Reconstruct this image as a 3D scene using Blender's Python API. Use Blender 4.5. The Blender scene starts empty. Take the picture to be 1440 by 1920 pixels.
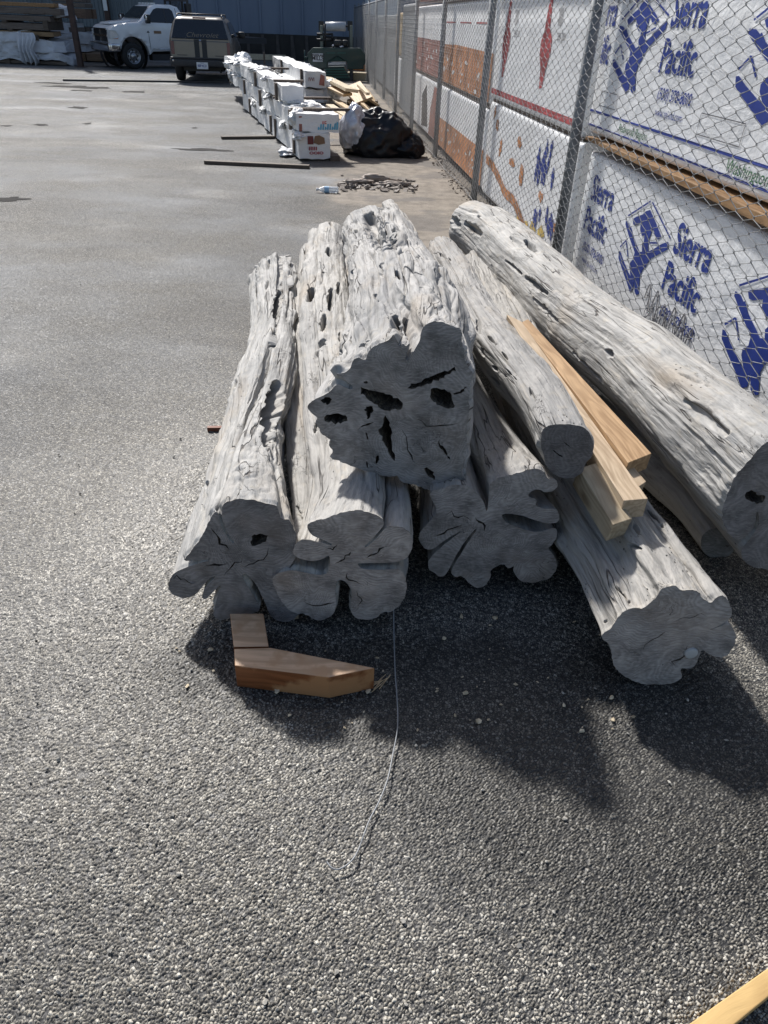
import bpy, bmesh, math, random
import numpy as np
from mathutils import Vector, Matrix
from mathutils.geometry import delaunay_2d_cdt
random.seed(7)
R = math.radians
scene = bpy.context.scene
COL = scene.collection

# ---------------------------------------------------------------- camera
CAM_H = 1.6; FPX = 1332.0; HOR = 42.0
PITCH = math.atan((960-HOR)/FPX); ROLL = R(2.35)
_f = np.array([0, math.cos(PITCH), -math.sin(PITCH)])
_u = np.array([0, math.sin(PITCH), math.cos(PITCH)])
_r = np.array([1.0, 0, 0])
C0 = np.array([0, 0, CAM_H])
_cr, _sr = math.cos(ROLL), math.sin(ROLL)
cam_d = bpy.data.cameras.new('camera'); cam = bpy.data.objects.new('camera', cam_d); COL.objects.link(cam)
cam_d.sensor_fit = 'VERTICAL'; cam_d.sensor_height = 24.0; cam_d.lens = 24.0*FPX/1920.0
cam_d.clip_start = 0.05; cam_d.clip_end = 2000
X = _r*_cr + _u*_sr; Y = -_r*_sr + _u*_cr; Z = -_f
# camera axes expressed so that a roll of the phone is kept
X = _r*_cr - _u*(-_sr); Y = _u*_cr - _r*_sr
cam.matrix_world = Matrix(((X[0], Y[0], Z[0], 0), (X[1], Y[1], Z[1], 0), (X[2], Y[2], Z[2], CAM_H), (0, 0, 0, 1)))
scene.camera = cam

# ---------------------------------------------------------------- sky, sun, exposure
SUN_EL = R(43); SUN_AZ = R(-27)           # azimuth clockwise from +Y
world = bpy.data.worlds.new('World'); scene.world = world; world.use_nodes = True
wn = world.node_tree.nodes; wl = world.node_tree.links
sky = wn.new('ShaderNodeTexSky'); sky.sky_type = 'NISHITA'; sky.sun_disc = False
sky.sun_elevation = SUN_EL; sky.sun_rotation = SUN_AZ; sky.dust_density = 2.0; sky.ozone_density = 0.4
bg = wn['Background']; bg.inputs[1].default_value = 0.095
wl.new(sky.outputs[0], bg.inputs[0])
sd = bpy.data.lights.new('sun', 'SUN'); sd.energy = 4.4; sd.angle = R(3.2); sd.color = (1.0, 0.972, 0.935)
sun = bpy.data.objects.new('sun', sd); COL.objects.link(sun)
sv = Vector((math.sin(SUN_AZ)*math.cos(SUN_EL), math.cos(SUN_AZ)*math.cos(SUN_EL), math.sin(SUN_EL)))
sun.rotation_euler = sv.to_track_quat('Z', 'Y').to_euler(); sun.location = (0, 0, 30)
scene.view_settings.view_transform = 'Standard'; scene.view_settings.look = 'None'
scene.view_settings.exposure = 0.40; scene.view_settings.gamma = 1.0
scene.render.engine = 'CYCLES'

# ---------------------------------------------------------------- geometry helpers
def ray(px, py):
    x = px-720; y = 960-py
    d = _f*FPX + X*x + Y*y
    return d/np.linalg.norm(d)
def g(px, py, z=0.0):
    d = ray(px, py); return C0 + d*((z-CAM_H)/d[2])
def depth(p): return float((np.array(p)-C0) @ _f)
def m_per_px(p): return depth(p)/FPX
def proj_many(P):
    D = P-C0; z = D@_f
    return np.stack([D@X/z*FPX+720, 960-D@Y/z*FPX], -1), z

def hash3(i, j, k, seed):
    n = (i*374761393 + j*668265263 + k*2147483647 + seed*974634777) & 0xffffffff
    n = ((n ^ (n >> 13))*1274126177) & 0xffffffff
    n = ((n ^ (n >> 16))*2246822519) & 0xffffffff
    return ((n ^ (n >> 15)) & 0xffffff)/float(0xffffff)
def vnoise(P, seed=0):
    P = np.asarray(P, float); I = np.floor(P).astype(np.int64); F = P-I; F = F*F*(3-2*F)
    out = 0
    for a in (0, 1):
        wa = F[..., 0] if a else 1-F[..., 0]
        for b in (0, 1):
            wb = F[..., 1] if b else 1-F[..., 1]
            for c in (0, 1):
                wc = F[..., 2] if c else 1-F[..., 2]
                out = out + wa*wb*wc*hash3(I[..., 0]+a, I[..., 1]+b, I[..., 2]+c, seed)
    return out*2-1
def fbm(P, octv=4, seed=0, gain=.5):
    P = np.asarray(P, float); o = 0; a = 1.0
    for k in range(octv):
        o = o + a*vnoise(P*(2.03**k)+17.3*k, seed+k); a *= gain
    return o
def sstep(a, b, x):
    t = np.clip((x-a)/(b-a), 0, 1); return t*t*(3-2*t)

def link(me, name, mat=None, parent=None, smooth=True, loc=(0, 0, 0)):
    o = bpy.data.objects.new(name, me); COL.objects.link(o); o.location = loc
    if mat is not None:
        for m in (mat if isinstance(mat, (list, tuple)) else [mat]): me.materials.append(m)
    if parent is not None: o.parent = parent
    if smooth: me.polygons.foreach_set('use_smooth', [True]*len(me.polygons))
    return o
def tag(o, label, cat, group=None, kind=None):
    if label: o['label'] = label
    if cat: o['category'] = cat
    if group: o['group'] = group
    if kind: o['kind'] = kind
    return o
def empty(name, loc=(0, 0, 0), rz=0.0):
    o = bpy.data.objects.new(name, None); COL.objects.link(o); o.location = loc; o.rotation_euler = (0, 0, rz)
    o.empty_display_size = .1
    return o
def quads_mesh(V, Q, name='m'):
    V = np.asarray(V, float).reshape(-1, 3); Q = np.asarray(Q, np.int32)
    me = bpy.data.meshes.new(name); n = Q.shape[1]
    me.vertices.add(len(V)); me.vertices.foreach_set('co', V.ravel())
    me.loops.add(Q.size); me.loops.foreach_set('vertex_index', Q.ravel())
    me.polygons.add(len(Q)); me.polygons.foreach_set('loop_start', np.arange(0, Q.size, n, dtype=np.int32))
    me.polygons.foreach_set('loop_total', np.full(len(Q), n, np.int32))
    me.update(calc_edges=True); me.validate()
    return me
def py_mesh(V, F, name='m'):
    me = bpy.data.meshes.new(name); me.from_pydata([tuple(map(float, v)) for v in V], [], F); me.update(); return me
def set_attr(me, name, arr):
    a = me.attributes.new(name, 'FLOAT_VECTOR', 'POINT'); a.data.foreach_set('vector', np.asarray(arr, np.float32).ravel())

class MB:
    """collects simple solids into one mesh"""
    def __init__(s): s.bm = bmesh.new()
    def box(s, c, size, rz=0, rx=0, ry=0, bevel=0):
        M = Matrix.Translation(c) @ Matrix.Rotation(rz, 4, 'Z') @ Matrix.Rotation(ry, 4, 'Y') @ Matrix.Rotation(rx, 4, 'X') @ Matrix.Diagonal((*size, 1))
        r = bmesh.ops.create_cube(s.bm, size=1.0, matrix=M)
        if bevel:
            es = list({e for v in r['verts'] for e in v.link_edges})
            bmesh.ops.bevel(s.bm, geom=es, offset=bevel, segments=2, affect='EDGES', profile=.6)
        return s
    def cyl(s, a, b, r0, r1=None, n=16, caps=True):
        a = Vector(a); b = Vector(b); d = b-a; r1 = r0 if r1 is None else r1
        q = d.to_track_quat('Z', 'Y').to_matrix().to_4x4()
        bmesh.ops.create_cone(s.bm, cap_ends=caps, segments=n, radius1=r0, radius2=r1, depth=d.length,
                              matrix=Matrix.Translation((a+b)/2) @ q)
        return s
    def tube(s, pts, r, n=8):
        for a, b in zip(pts[:-1], pts[1:]): s.cyl(a, b, r, n=n)
        return s
    def poly(s, pts):
        vs = [s.bm.verts.new(p) for p in pts]; s.bm.faces.new(vs); return s
    def prism(s, pts, vec):
        vec = Vector(vec); a = [s.bm.verts.new(p) for p in pts]; b = [s.bm.verts.new(Vector(p)+vec) for p in pts]
        n = len(a); s.bm.faces.new(a[::-1]); s.bm.faces.new(b)
        for i in range(n): s.bm.faces.new((a[i], a[(i+1) % n], b[(i+1) % n], b[i]))
        return s
    def lathe(s, prof, c, axis='Y', n=28):
        # prof list of (along, radius)
        rows = []
        for t, r in prof:
            row = []
            for k in range(n):
                a = 2*math.pi*k/n; p = (t, r*math.cos(a), r*math.sin(a))
                if axis == 'Y': p = (p[1], p[0], p[2])
                elif axis == 'Z': p = (p[1], p[2], p[0])
                row.append(s.bm.verts.new((c[0]+p[0], c[1]+p[1], c[2]+p[2])))
            rows.append(row)
        for r0, r1 in zip(rows[:-1], rows[1:]):
            for k in range(n): s.bm.faces.new((r0[k], r0[(k+1) % n], r1[(k+1) % n], r1[k]))
        return s
    def build(s, name, mat, parent=None, smooth=False, bevel=0):
        bmesh.ops.recalc_face_normals(s.bm, faces=s.bm.faces)
        me = bpy.data.meshes.new(name); s.bm.to_mesh(me); s.bm.free()
        o = link(me, name, mat, parent, smooth)
        if bevel:
            m = o.modifiers.new('b', 'BEVEL'); m.width = bevel; m.segments = 2; m.limit_method = 'ANGLE'
        return o

def pip(P, poly):
    P = np.asarray(P); poly = np.asarray(poly); x, y = P[:, 0], P[:, 1]; ins = np.zeros(len(P), bool)
    n = len(poly)
    for i in range(n):
        x0, y0 = poly[i]; x1, y1 = poly[(i+1) % n]
        c = ((y0 > y) != (y1 > y)) & (x < (x1-x0)*(y-y0)/((y1-y0) if y1 != y0 else 1e-12)+x0); ins ^= c
    return ins
def cdt_fill(outline, holes=(), grid=.01):
    """2D triangulation with interior grid points -> pts, tris"""
    outline = np.asarray(outline, float)
    pts = [Vector(p) for p in outline]; edges = [(i, (i+1) % len(pts)) for i in range(len(pts))]
    for h in holes:
        b = len(pts); pts += [Vector(p) for p in h]; edges += [(b+i, b+(i+1) % len(h)) for i in range(len(h))]
    mn = outline.min(0); mx = outline.max(0)
    gx, gy = np.meshgrid(np.arange(mn[0], mx[0], grid), np.arange(mn[1], mx[1], grid)); G = np.stack([gx.ravel(), gy.ravel()], -1)
    rs = np.random.RandomState(3); G = G+(rs.rand(*G.shape)-.5)*grid*.5
    k = pip(G, outline)
    for h in holes: k &= ~pip(G, h)
    pts += [Vector(p) for p in G[k]]
    vo, _, fo, *_ = delaunay_2d_cdt(pts, edges, [], 0, 1e-6)
    V = np.array([tuple(v) for v in vo]); F = np.array([list(f) for f in fo if len(f) == 3])
    c = V[F].mean(1); k = pip(c, outline)
    for h in holes: k &= ~pip(c, h)
    F = F[k]
    a = V[F]; ar = np.cross(a[:, 1]-a[:, 0], a[:, 2]-a[:, 0]); F[ar < 0] = F[ar < 0][:, ::-1]
    return V, F

def tube_mesh(paths, r, n=4):
    """many polyline tubes in one mesh; paths: array [W,P,3]"""
    paths = np.asarray(paths, float); W, P, _ = paths.shape
    T = np.gradient(paths, axis=1); T /= np.linalg.norm(T, axis=-1, keepdims=True)+1e-12
    up = np.array([.577, .577, .577]); A = np.cross(T, up); A /= np.linalg.norm(A, axis=-1, keepdims=True)+1e-9
    B = np.cross(T, A)
    ang = np.arange(n)*2*math.pi/n
    V = paths[:, :, None, :] + r*(A[:, :, None, :]*np.cos(ang)[None, None, :, None]+B[:, :, None, :]*np.sin(ang)[None, None, :, None])
    idx = np.arange(W*P*n).reshape(W, P, n)
    a = idx[:, :-1, :]; b = np.roll(a, -1, -1); c = idx[:, 1:, :]; d = np.roll(c, -1, -1)
    Q = np.stack([a, b, d, c], -1).reshape(-1, 4)
    return quads_mesh(V, Q)

def text_mesh(txt, size, shear=0.0, sx=1.0, bold=0.0, align='LEFT'):
    cu = bpy.data.curves.new('t', 'FONT'); cu.body = txt; cu.size = size; cu.shear = shear; cu.offset = bold
    cu.align_x = align; cu.resolution_u = 3
    o = bpy.data.objects.new('t', cu); COL.objects.link(o)
    dg = bpy.context.evaluated_depsgraph_get(); dg.update()
    me = bpy.data.meshes.new_from_object(o.evaluated_get(dg))
    V = np.zeros(len(me.vertices)*3); me.vertices.foreach_get('co', V); V = V.reshape(-1, 3); V[:, 0] *= sx
    F = [list(p.vertices) for p in me.polygons]
    bpy.data.objects.remove(o); bpy.data.curves.remove(cu); bpy.data.meshes.remove(me)
    return V[:, :2], F

# ---------------------------------------------------------------- materials
class NT:
    def __init__(s, name):
        s.m = bpy.data.materials.new(name); s.m.use_nodes = True; s.t = s.m.node_tree; s.n = s.t.nodes
        s.b = s.n['Principled BSDF']
    def new(s, t, **kw):
        x = s.n.new(t)
        for k, v in kw.items(): setattr(x, k, v)
        return x
    def l(s, a, b): s.t.links.new(a, b)
    def val(s, inp, v):
        if hasattr(v, 'links') or isinstance(v, bpy.types.NodeSocket): s.l(v, inp)
        else: inp.default_value = v
    def math(s, op, a, b=0.0, c=0.0, clamp=False):
        x = s.new('ShaderNodeMath', operation=op, use_clamp=clamp)
        s.val(x.inputs[0], a); s.val(x.inputs[1], b); s.val(x.inputs[2], c); return x.outputs[0]
    def vmath(s, op, a, b=(0, 0, 0)):
        x = s.new('ShaderNodeVectorMath', operation=op); s.val(x.inputs[0], a); s.val(x.inputs[1], b)
        return x.outputs['Value'] if op in ('LENGTH', 'DOT_PRODUCT', 'DISTANCE') else x.outputs[0]
    def noise(s, vec, scale=5, detail=3, rough=.5, dist=0.0, out=0):
        x = s.new('ShaderNodeTexNoise'); s.l(vec, x.inputs['Vector']); x.inputs['Scale'].default_value = scale
        x.inputs['Detail'].default_value = detail; x.inputs['Roughness'].default_value = rough; x.inputs['Distortion'].default_value = dist
        return x.outputs[out]
    def scalev(s, vec, sc): return s.vmath('MULTIPLY', vec, sc)
    def mr(s, v, a, b, c=0.0, d=1.0, smooth=False):
        x = s.new('ShaderNodeMapRange'); x.interpolation_type = 'SMOOTHSTEP' if smooth else 'LINEAR'
        s.val(x.inputs[0], v); x.inputs[1].default_value = a; x.inputs[2].default_value = b
        x.inputs[3].default_value = c; x.inputs[4].default_value = d; return x.outputs[0]
    def mix(s, f, a, b, blend='MIX'):
        x = s.new('ShaderNodeMix', data_type='RGBA', blend_type=blend)
        s.val(x.inputs[0], f)
        for i, v in ((6, a), (7, b)):
            if isinstance(v, tuple) and len(v) == 3: v = (*v, 1)
            s.val(x.inputs[i], v)
        return x.outputs[2]
    def ramp(s, f, stops):
        x = s.new('ShaderNodeValToRGB'); s.l(f, x.inputs[0]); e = x.color_ramp.elements
        while len(e) < len(stops): e.new(.5)
        for k, (p, c) in enumerate(stops): e[k].position = p; e[k].color = (*c, 1) if len(c) == 3 else c
        return x.outputs[0]
    def bump(s, h, strength=1.0, dist=.01, normal=None):
        x = s.new('ShaderNodeBump'); x.inputs['Strength'].default_value = strength; x.inputs['Distance'].default_value = dist
        s.l(h, x.inputs['Height'])
        if normal is not None: s.l(normal, x.inputs['Normal'])
        return x.outputs[0]
    def coord(s, w='Object'): return s.new('ShaderNodeTexCoord').outputs[w]
    def pos(s): return s.new('ShaderNodeNewGeometry').outputs['Position']
    def attr(s, n): return s.new('ShaderNodeAttribute', attribute_name=n).outputs['Vector']
    def done(s, color=None, rough=None, metal=None, normal=None, spec=None):
        b = s.b
        if color is not None: s.val(b.inputs['Base Color'], (*color, 1) if isinstance(color, tuple) and len(color) == 3 else color)
        if rough is not None: s.val(b.inputs['Roughness'], rough)
        if metal is not None: s.val(b.inputs['Metallic'], metal)
        if spec is not None: s.val(b.inputs['Specular IOR Level'], spec)
        if normal is not None: s.l(normal, b.inputs['Normal'])
        return s.m

def plain(name, col, rough=.6, metal=0.0, var=.12, scale=6.0, bump=0.0, spec=None, coat=0.0):
    """painted / moulded surface with slight dirt variation"""
    t = NT(name); c = t.coord(); n = t.noise(c, scale, 5, .6)
    dark = tuple(x*(1-var*1.6) for x in col); lite = tuple(min(1, x*(1+var)) for x in col)
    colr = t.ramp(n, [(.3, dark), (.7, lite)])
    nor = t.bump(t.noise(c, scale*8, 3), .5, bump) if bump else None
    m = t.done(colr, t.mr(n, .3, .7, rough*.85, min(1, rough*1.15)), metal, nor, spec)
    if coat: t.b.inputs['Coat Weight'].default_value = coat
    return m
def mat_driftwood(name='driftwood', base=(.50, .48, .45), seed=0.0):
    t = NT(name); a = t.attr('grain'); a = t.vmath('ADD', a, (seed, seed*1.7, seed*.6))
    warp = t.scalev(t.vmath('SUBTRACT', t.noise(t.scalev(a, (5, 5, 1.6)), 1, 3, .5, out=1), (.5, .5, .5)), (.05, .05, .25))
    aw = t.vmath('ADD', a, warp)
    streak = t.noise(t.scalev(aw, (55, 55, 3.0)), 1, 6, .62)
    fine = t.noise(t.scalev(aw, (240, 240, 9)), 1, 3, .6)
    blot = t.noise(t.scalev(a, (7, 7, 2.6)), 1, 4, .6)
    swirl = t.noise(t.scalev(aw, (16, 16, 6)), 1, 2, .5, dist=2.5)
    dark = tuple(x*.62 for x in base); lite = tuple(min(1, x*1.22) for x in base)
    c = t.ramp(streak, [(.30, dark), (.48, base), (.70, lite)])
    hair = t.noise(t.scalev(aw, (150, 150, 4.5)), 1, 4, .65); c = t.mix(t.mr(hair, .52, .68, 0, .55), c, tuple(x*.55 for x in base)); c = t.mix(t.mr(hair, .46, .34, 0, .4), c, tuple(min(1, x*1.35) for x in base))
    tan = t.noise(t.scalev(a, (4.5, 4.5, 1.8)), 1, 4, .6); c = t.mix(t.mr(tan, .54, .70, 0, .55), c, (base[0]*.88, base[1]*.72, base[2]*.54))
    c = t.mix(t.mr(blot, .42, .7, 0, .55), c, tuple(x*.74 for x in (base[0]*.97, base[1]*1.0, base[2]*1.04)))
    c = t.mix(t.mr(swirl, .56, .70, 0, .35), c, (base[0]*1.12, base[1]*1.03, base[2]*.88))
    # long checks following the grain, and short cross checks
    n1 = t.noise(t.scalev(aw, (26, 26, 1.1)), 1, 2, .4)
    crack = t.mr(t.math('ABSOLUTE', t.math('SUBTRACT', n1, .5)), .002, .013, 1, 0)
    msk = t.mr(t.noise(t.scalev(a, (9, 9, 2.2)), 1, 2), .5, .58)
    crack = t.math('MULTIPLY', crack, msk)
    n2 = t.noise(t.scalev(aw, (26, 26, 9)), 1, 5, .7, dist=.3)
    cr2 = t.mr(t.math('ABSOLUTE', t.math('SUBTRACT', n2, .5)), .001, .008, 1, 0)
    cr2 = t.math('MULTIPLY', cr2, t.mr(t.noise(t.scalev(a, (6, 6, 5)), 1, 2), .60, .68))
    pit = t.new('ShaderNodeTexVoronoi'); t.l(t.scalev(a, (70, 70, 38)), pit.inputs['Vector']); pit.inputs['Scale'].default_value = 1
    pits = t.math('MULTIPLY', t.mr(pit.outputs['Distance'], .05, .2, 1, 0), t.mr(t.noise(t.scalev(a, (14, 14, 5)), 1, 2), .56, .66))
    ck = t.math('MAXIMUM', t.math('MAXIMUM', crack, t.math('MULTIPLY', cr2, .8)), pits)
    c = t.mix(t.math('MULTIPLY', ck, .85), c, (.06, .05, .045))
    h = t.math('MULTIPLY_ADD', hair, .45, t.math('MULTIPLY', streak, .9)); h = t.math('MULTIPLY_ADD', fine, .25, h)
    h = t.math('MULTIPLY_ADD', ck, -1.6, h); h = t.math('MULTIPLY_ADD', swirl, 1.2, h)
    return t.done(c, t.mr(blot, .3, .7, .62, .85), 0.0, t.bump(h, .9, .006), spec=.35)

def mat_cut(name='sawn_end', base=(.25, .25, .26), cx=0.0, cy=0.0):
    t = NT(name); a = t.attr('grain')
    w = t.scalev(t.vmath('SUBTRACT', t.noise(a, 6, 3, .5, out=1), (.5, .5, .5)), (.16, .16, .0))
    aw = t.vmath('ADD', a, w)
    v = t.new('ShaderNodeTexVoronoi'); t.l(aw, v.inputs['Vector']); v.inputs['Scale'].default_value = 4.6; v.feature = 'SMOOTH_F1'
    v.inputs['Smoothness'].default_value = .6
    ring = t.math('SINE', t.math('MULTIPLY', t.math('ADD', v.outputs['Distance'], t.math('MULTIPLY', t.noise(a, 30, 2), .02)), 190))
    blot = t.noise(a, 12, 5, .6); saw = t.noise(t.scalev(t.vmath('ADD', a, (0, 0, 0)), (40, 260, 1)), 1, 4, .6)
    dark = tuple(x*.62 for x in base); lite = tuple(x*1.35 for x in base)
    c = t.ramp(blot, [(.3, tuple(x*.42 for x in base)), (.5, base), (.72, tuple(x*1.6 for x in base))])
    c = t.mix(t.math('MULTIPLY', t.mr(ring, -1, 1), .42), c, tuple(x*.45 for x in base))
    c = t.mix(t.mr(saw, .5, .72, 0, .6), c, tuple(x*1.7 for x in base))
    c = t.mix(t.mr(t.noise(a, 5, 3), .5, .7, 0, .35), c, (base[0]*1.15, base[1]*.98, base[2]*.82))
    n2 = t.noise(aw, 22, 4, .6, dist=.8)
    ck = t.math('MULTIPLY', t.mr(t.math('ABSOLUTE', t.math('SUBTRACT', n2, .5)), .001, .006, 1, 0), t.mr(t.noise(a, 8, 2), .56, .64))
    fib = t.noise(t.scalev(aw, (30, 160, 1)), 1, 5, .7, dist=.5); c = t.mix(t.mr(fib, .56, .74, 0, .6), c, tuple(min(1, x*2.0) for x in base)); c = t.mix(t.mr(fib, .45, .30, 0, .5), c, tuple(x*.4 for x in base))
    c = t.mix(t.math('MULTIPLY', ck, .85), c, (.02, .02, .02))
    h = t.math('MULTIPLY_ADD', ring, .12, t.math('MULTIPLY', saw, .5)); h = t.math('MULTIPLY_ADD', ck, -1.5, h)
    return t.done(c, .75, 0.0, t.bump(h, .7, .003), spec=.3)

def mat_rot():
    t = NT('rotted_wood'); a = t.attr('grain'); n = t.noise(t.scalev(a, (60, 60, 14)), 1, 5, .7, dist=1.0)
    return t.done(t.ramp(n, [(.30, (.03, .025, .02)), (.5, (.10, .08, .06)), (.7, (.32, .27, .20))]), .9, 0, t.bump(n, 1.0, .01))
def mat_lumber(name, base=(.52, .36, .2), axis='Y', grain=1.0, stain=None, rough=.65):
    t = NT(name); c = t.coord()
    s = {'X': (2.0, 45, 45), 'Y': (45, 2.0, 45), 'Z': (45, 45, 2.0)}[axis]
    w = t.vmath('ADD', c, t.scalev(t.vmath('SUBTRACT', t.noise(c, 3, 2, out=1), (.5, .5, .5)), (.06, .06, .06)))
    n = t.noise(t.scalev(w, tuple(x*grain for x in s)), 1, 5, .6); b = t.noise(c, 5, 4)
    ringv = t.math('SINE', t.math('MULTIPLY', t.noise(t.scalev(w, tuple(x*grain*.16 for x in s)), 1, 1), 70))
    dark = (base[0]*.6, base[1]*.55, base[2]*.5); lite = tuple(min(1, x*1.2) for x in base)
    col = t.ramp(n, [(.3, dark), (.5, base), (.72, lite)])
    col = t.mix(t.mr(ringv, -.1, 1, 0, .6), col, dark); fn = t.noise(t.scalev(w, tuple(x*grain*4 for x in s)), 1, 4, .6); col = t.mix(t.mr(fn, .5, .7, 0, .4), col, dark)
    kv = t.new('ShaderNodeTexVoronoi'); t.l(t.scalev(c, {'X': (3, 9, 9), 'Y': (9, 3, 9), 'Z': (9, 9, 3)}[axis]), kv.inputs['Vector']); kv.inputs['Scale'].default_value = .8; col = t.mix(t.mr(kv.outputs['Distance'], .05, .13, .8, 0), col, (base[0]*.3, base[1]*.22, base[2]*.15))
    col = t.mix(t.mr(b, .5, .75, 0, .5), col, tuple(x*.72 for x in base))
    if stain: col = t.mix(t.mr(t.noise(t.scalev(c, (3, 3, 3)), 3, 4), .48, .56, 0, .9), col, stain)
    return t.done(col, rough, 0.0, t.bump(n, .5, .0015), spec=.35)

def mat_asphalt(disp=False):
    t = NT('asphalt_near' if disp else 'asphalt'); p = t.pos(); p2 = t.scalev(p, (1, 1, 0))
    def layer(scale, off):
        v = t.new('ShaderNodeTexVoronoi'); v.voronoi_dimensions = '2D'; v.inputs['Scale'].default_value = scale
        wob = t.scalev(t.vmath('SUBTRACT', t.noise(p2, scale*.9, 2, out=1), (.5, .5, .5)), (.6/scale,)*3)
        q = t.vmath('ADD', t.vmath('ADD', p2, wob), (off, off, 0)); t.l(q, v.inputs['Vector'])
        e = t.new('ShaderNodeTexVoronoi'); e.voronoi_dimensions = '2D'; e.feature = 'DISTANCE_TO_EDGE'; e.inputs['Scale'].default_value = scale
        t.l(q, e.inputs['Vector'])
        rnd = v.outputs['Color']; sep = t.new('ShaderNodeSeparateColor'); t.l(rnd, sep.inputs[0])
        # shrink each stone by a random amount so the binder shows
        ed = t.math('SUBTRACT', e.outputs['Distance'], t.math('MULTIPLY_ADD', sep.outputs[1], .20, .03))
        mask = t.mr(ed, .0, .07, smooth=True)
        dome = t.math('POWER', t.math('MAXIMUM', t.math('MINIMUM', t.math('MULTIPLY', ed, 3.6), 1.0), 0.0), .5)
        loc = t.vmath('SUBTRACT', q, v.outputs['Position'])
        tilt = t.math('MULTIPLY', t.vmath('DOT_PRODUCT', t.vmath('SUBTRACT', rnd, (.5, .5, .5)), loc), .9*scale)
        return sep, mask, dome, tilt
    s1, m1, d1, t1 = layer(128, 0.0)
    s2, m2, d2, t2 = layer(255, 3.3)
    big = t.noise(p2, .35, 4, .55); mid = t.noise(p2, 2.2, 4, .6); fine = t.noise(p2, 500, 2)
    stone1 = t.ramp(s1.outputs[0], [(0, (.05, .046, .04)), (.2, (.14, .128, .106)), (.5, (.27, .248, .205)), (.8, (.40, .37, .31)), (1, (.56, .53, .46))])
    stone2 = t.ramp(s2.outputs[0], [(0, (.03, .03, .028)), (.6, (.14, .13, .11)), (1, (.36, .335, .28))])
    binder = t.mix(fine, (.010, .010, .011), (.035, .034, .033))
    show1 = t.math('MULTIPLY', m1, t.mr(s1.outputs[2], .17, .21)); show2 = t.math('MULTIPLY', m2, t.mr(s2.outputs[2], .35, .4))
    col = t.mix(show2, binder, stone2); col = t.mix(show1, col, stone1)
    dust_glare = t.mr(t.noise(t.scalev(p2, (.8, 1.2, 1)), .6, 6, .65), .42, .62, 0, .6); dust_glare = t.math('MULTIPLY', dust_glare, t.mr(t.vmath('LENGTH', p2), 1.8, 6.0, .12, 1.0)); col = t.mix(dust_glare, col, (.225, .24, .262)); col = t.mix(t.mr(t.noise(t.scalev(p2, (.7, 1.1, 1)), .8, 6, .65), .50, .70, 0, .45), col, (.07, .072, .078))  # dust tint also paints pale sky glare into the ground, growing with distance
    # oily wet-looking stains with a shape of their own
    st = t.math('MULTIPLY', t.mr(t.noise(t.scalev(p2, (.5, 1.3, 1)), 1.3, 3, .5), .60, .68, smooth=True), .45)
    col = t.mix(st, col, t.mix(.6, col, (.02, .02, .02)))
    # damp ground before the pile, deepened in colour to fill out its cast shadow
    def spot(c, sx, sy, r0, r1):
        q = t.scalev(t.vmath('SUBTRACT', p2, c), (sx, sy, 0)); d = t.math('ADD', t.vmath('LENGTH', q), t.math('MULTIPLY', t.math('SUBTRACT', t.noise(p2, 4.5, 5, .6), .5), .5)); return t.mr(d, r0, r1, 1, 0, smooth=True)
    damp_shade = t.math('MAXIMUM', spot((.62, 1.18, 0), 1.0, 1.35, .42, .80), t.math('MAXIMUM', spot((.15, 1.42, 0), .8, 2.2, .35, .62), spot((-.52, 1.45, 0), 1.4, 1.8, .10, .36)))
    damp_shade = t.math('MAXIMUM', damp_shade, t.math('MULTIPLY', spot((1.25, 1.2, 0), 1.3, 1.6, .25, .5), .9))
    col = t.mix(t.math('MULTIPLY', damp_shade, .62), col, (0.0, 0.0, 0.0))
    # bare concrete apron along the fence, with a ragged edge
    dn = t.vmath('DOT_PRODUCT', t.vmath('SUBTRACT', p2, (0.81, 8.51, 0)), (0.99437, 0.105962, 0))
    al = t.vmath('DOT_PRODUCT', t.vmath('SUBTRACT', p2, (0.81, 8.51, 0)), (-.105962, .99437, 0))
    e1 = t.math('ADD', dn, t.math('MULTIPLY', t.math('SUBTRACT', t.noise(p2, 1.1, 4), .5), 1.6))
    apron = t.mr(e1, -1.75, -1.35, smooth=True)
    apron = t.math('MULTIPLY', apron, t.mr(t.math('ADD', al, t.math('MULTIPLY', mid, 1.2)), -2.6, -2.0, smooth=True))
    cc = t.ramp(t.noise(p2, 7, 6, .65), [(.3, (.13, .11, .085)), (.55, (.24, .205, .165)), (.8, (.32, .28, .23))])
    damp = t.mr(t.noise(t.scalev(p2, (1, 1.6, 1)), .8, 3), .52, .58, smooth=True)
    cc = t.mix(t.math('MULTIPLY', damp, .55), cc, (.085, .078, .075))
    col = t.mix(t.math('MULTIPLY', apron, .88), col, cc)
    h1 = t.math('MULTIPLY', show1, t.math('ADD', d1, t.math('MULTIPLY', t1, .8)))
    h2 = t.math('MULTIPLY', show2, t.math('ADD', d2, t2))
    h = t.math('MULTIPLY_ADD', h2, .42, h1)
    h = t.math('MULTIPLY_ADD', t.noise(p2, 260, 2), .16, h)
    h = t.math('MULTIPLY', h, t.math('SUBTRACT', 1.0, t.math('MULTIPLY', apron, .85)))
    rough = t.math('ADD', t.mr(s1.outputs[1], 0, 1, .40, .60), t.mr(big, .35, .65, .0, .16))
    rough = t.math('ADD', rough, t.math('MULTIPLY', apron, .3))
    # worn, silted patches lie flatter than the open texture
    flat = t.mr(t.noise(t.scalev(p2, (.8, 1.1, 1)), .9, 4, .55), .50, .66, 1.0, .35)
    h = t.math('MULTIPLY', h, flat)
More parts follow.
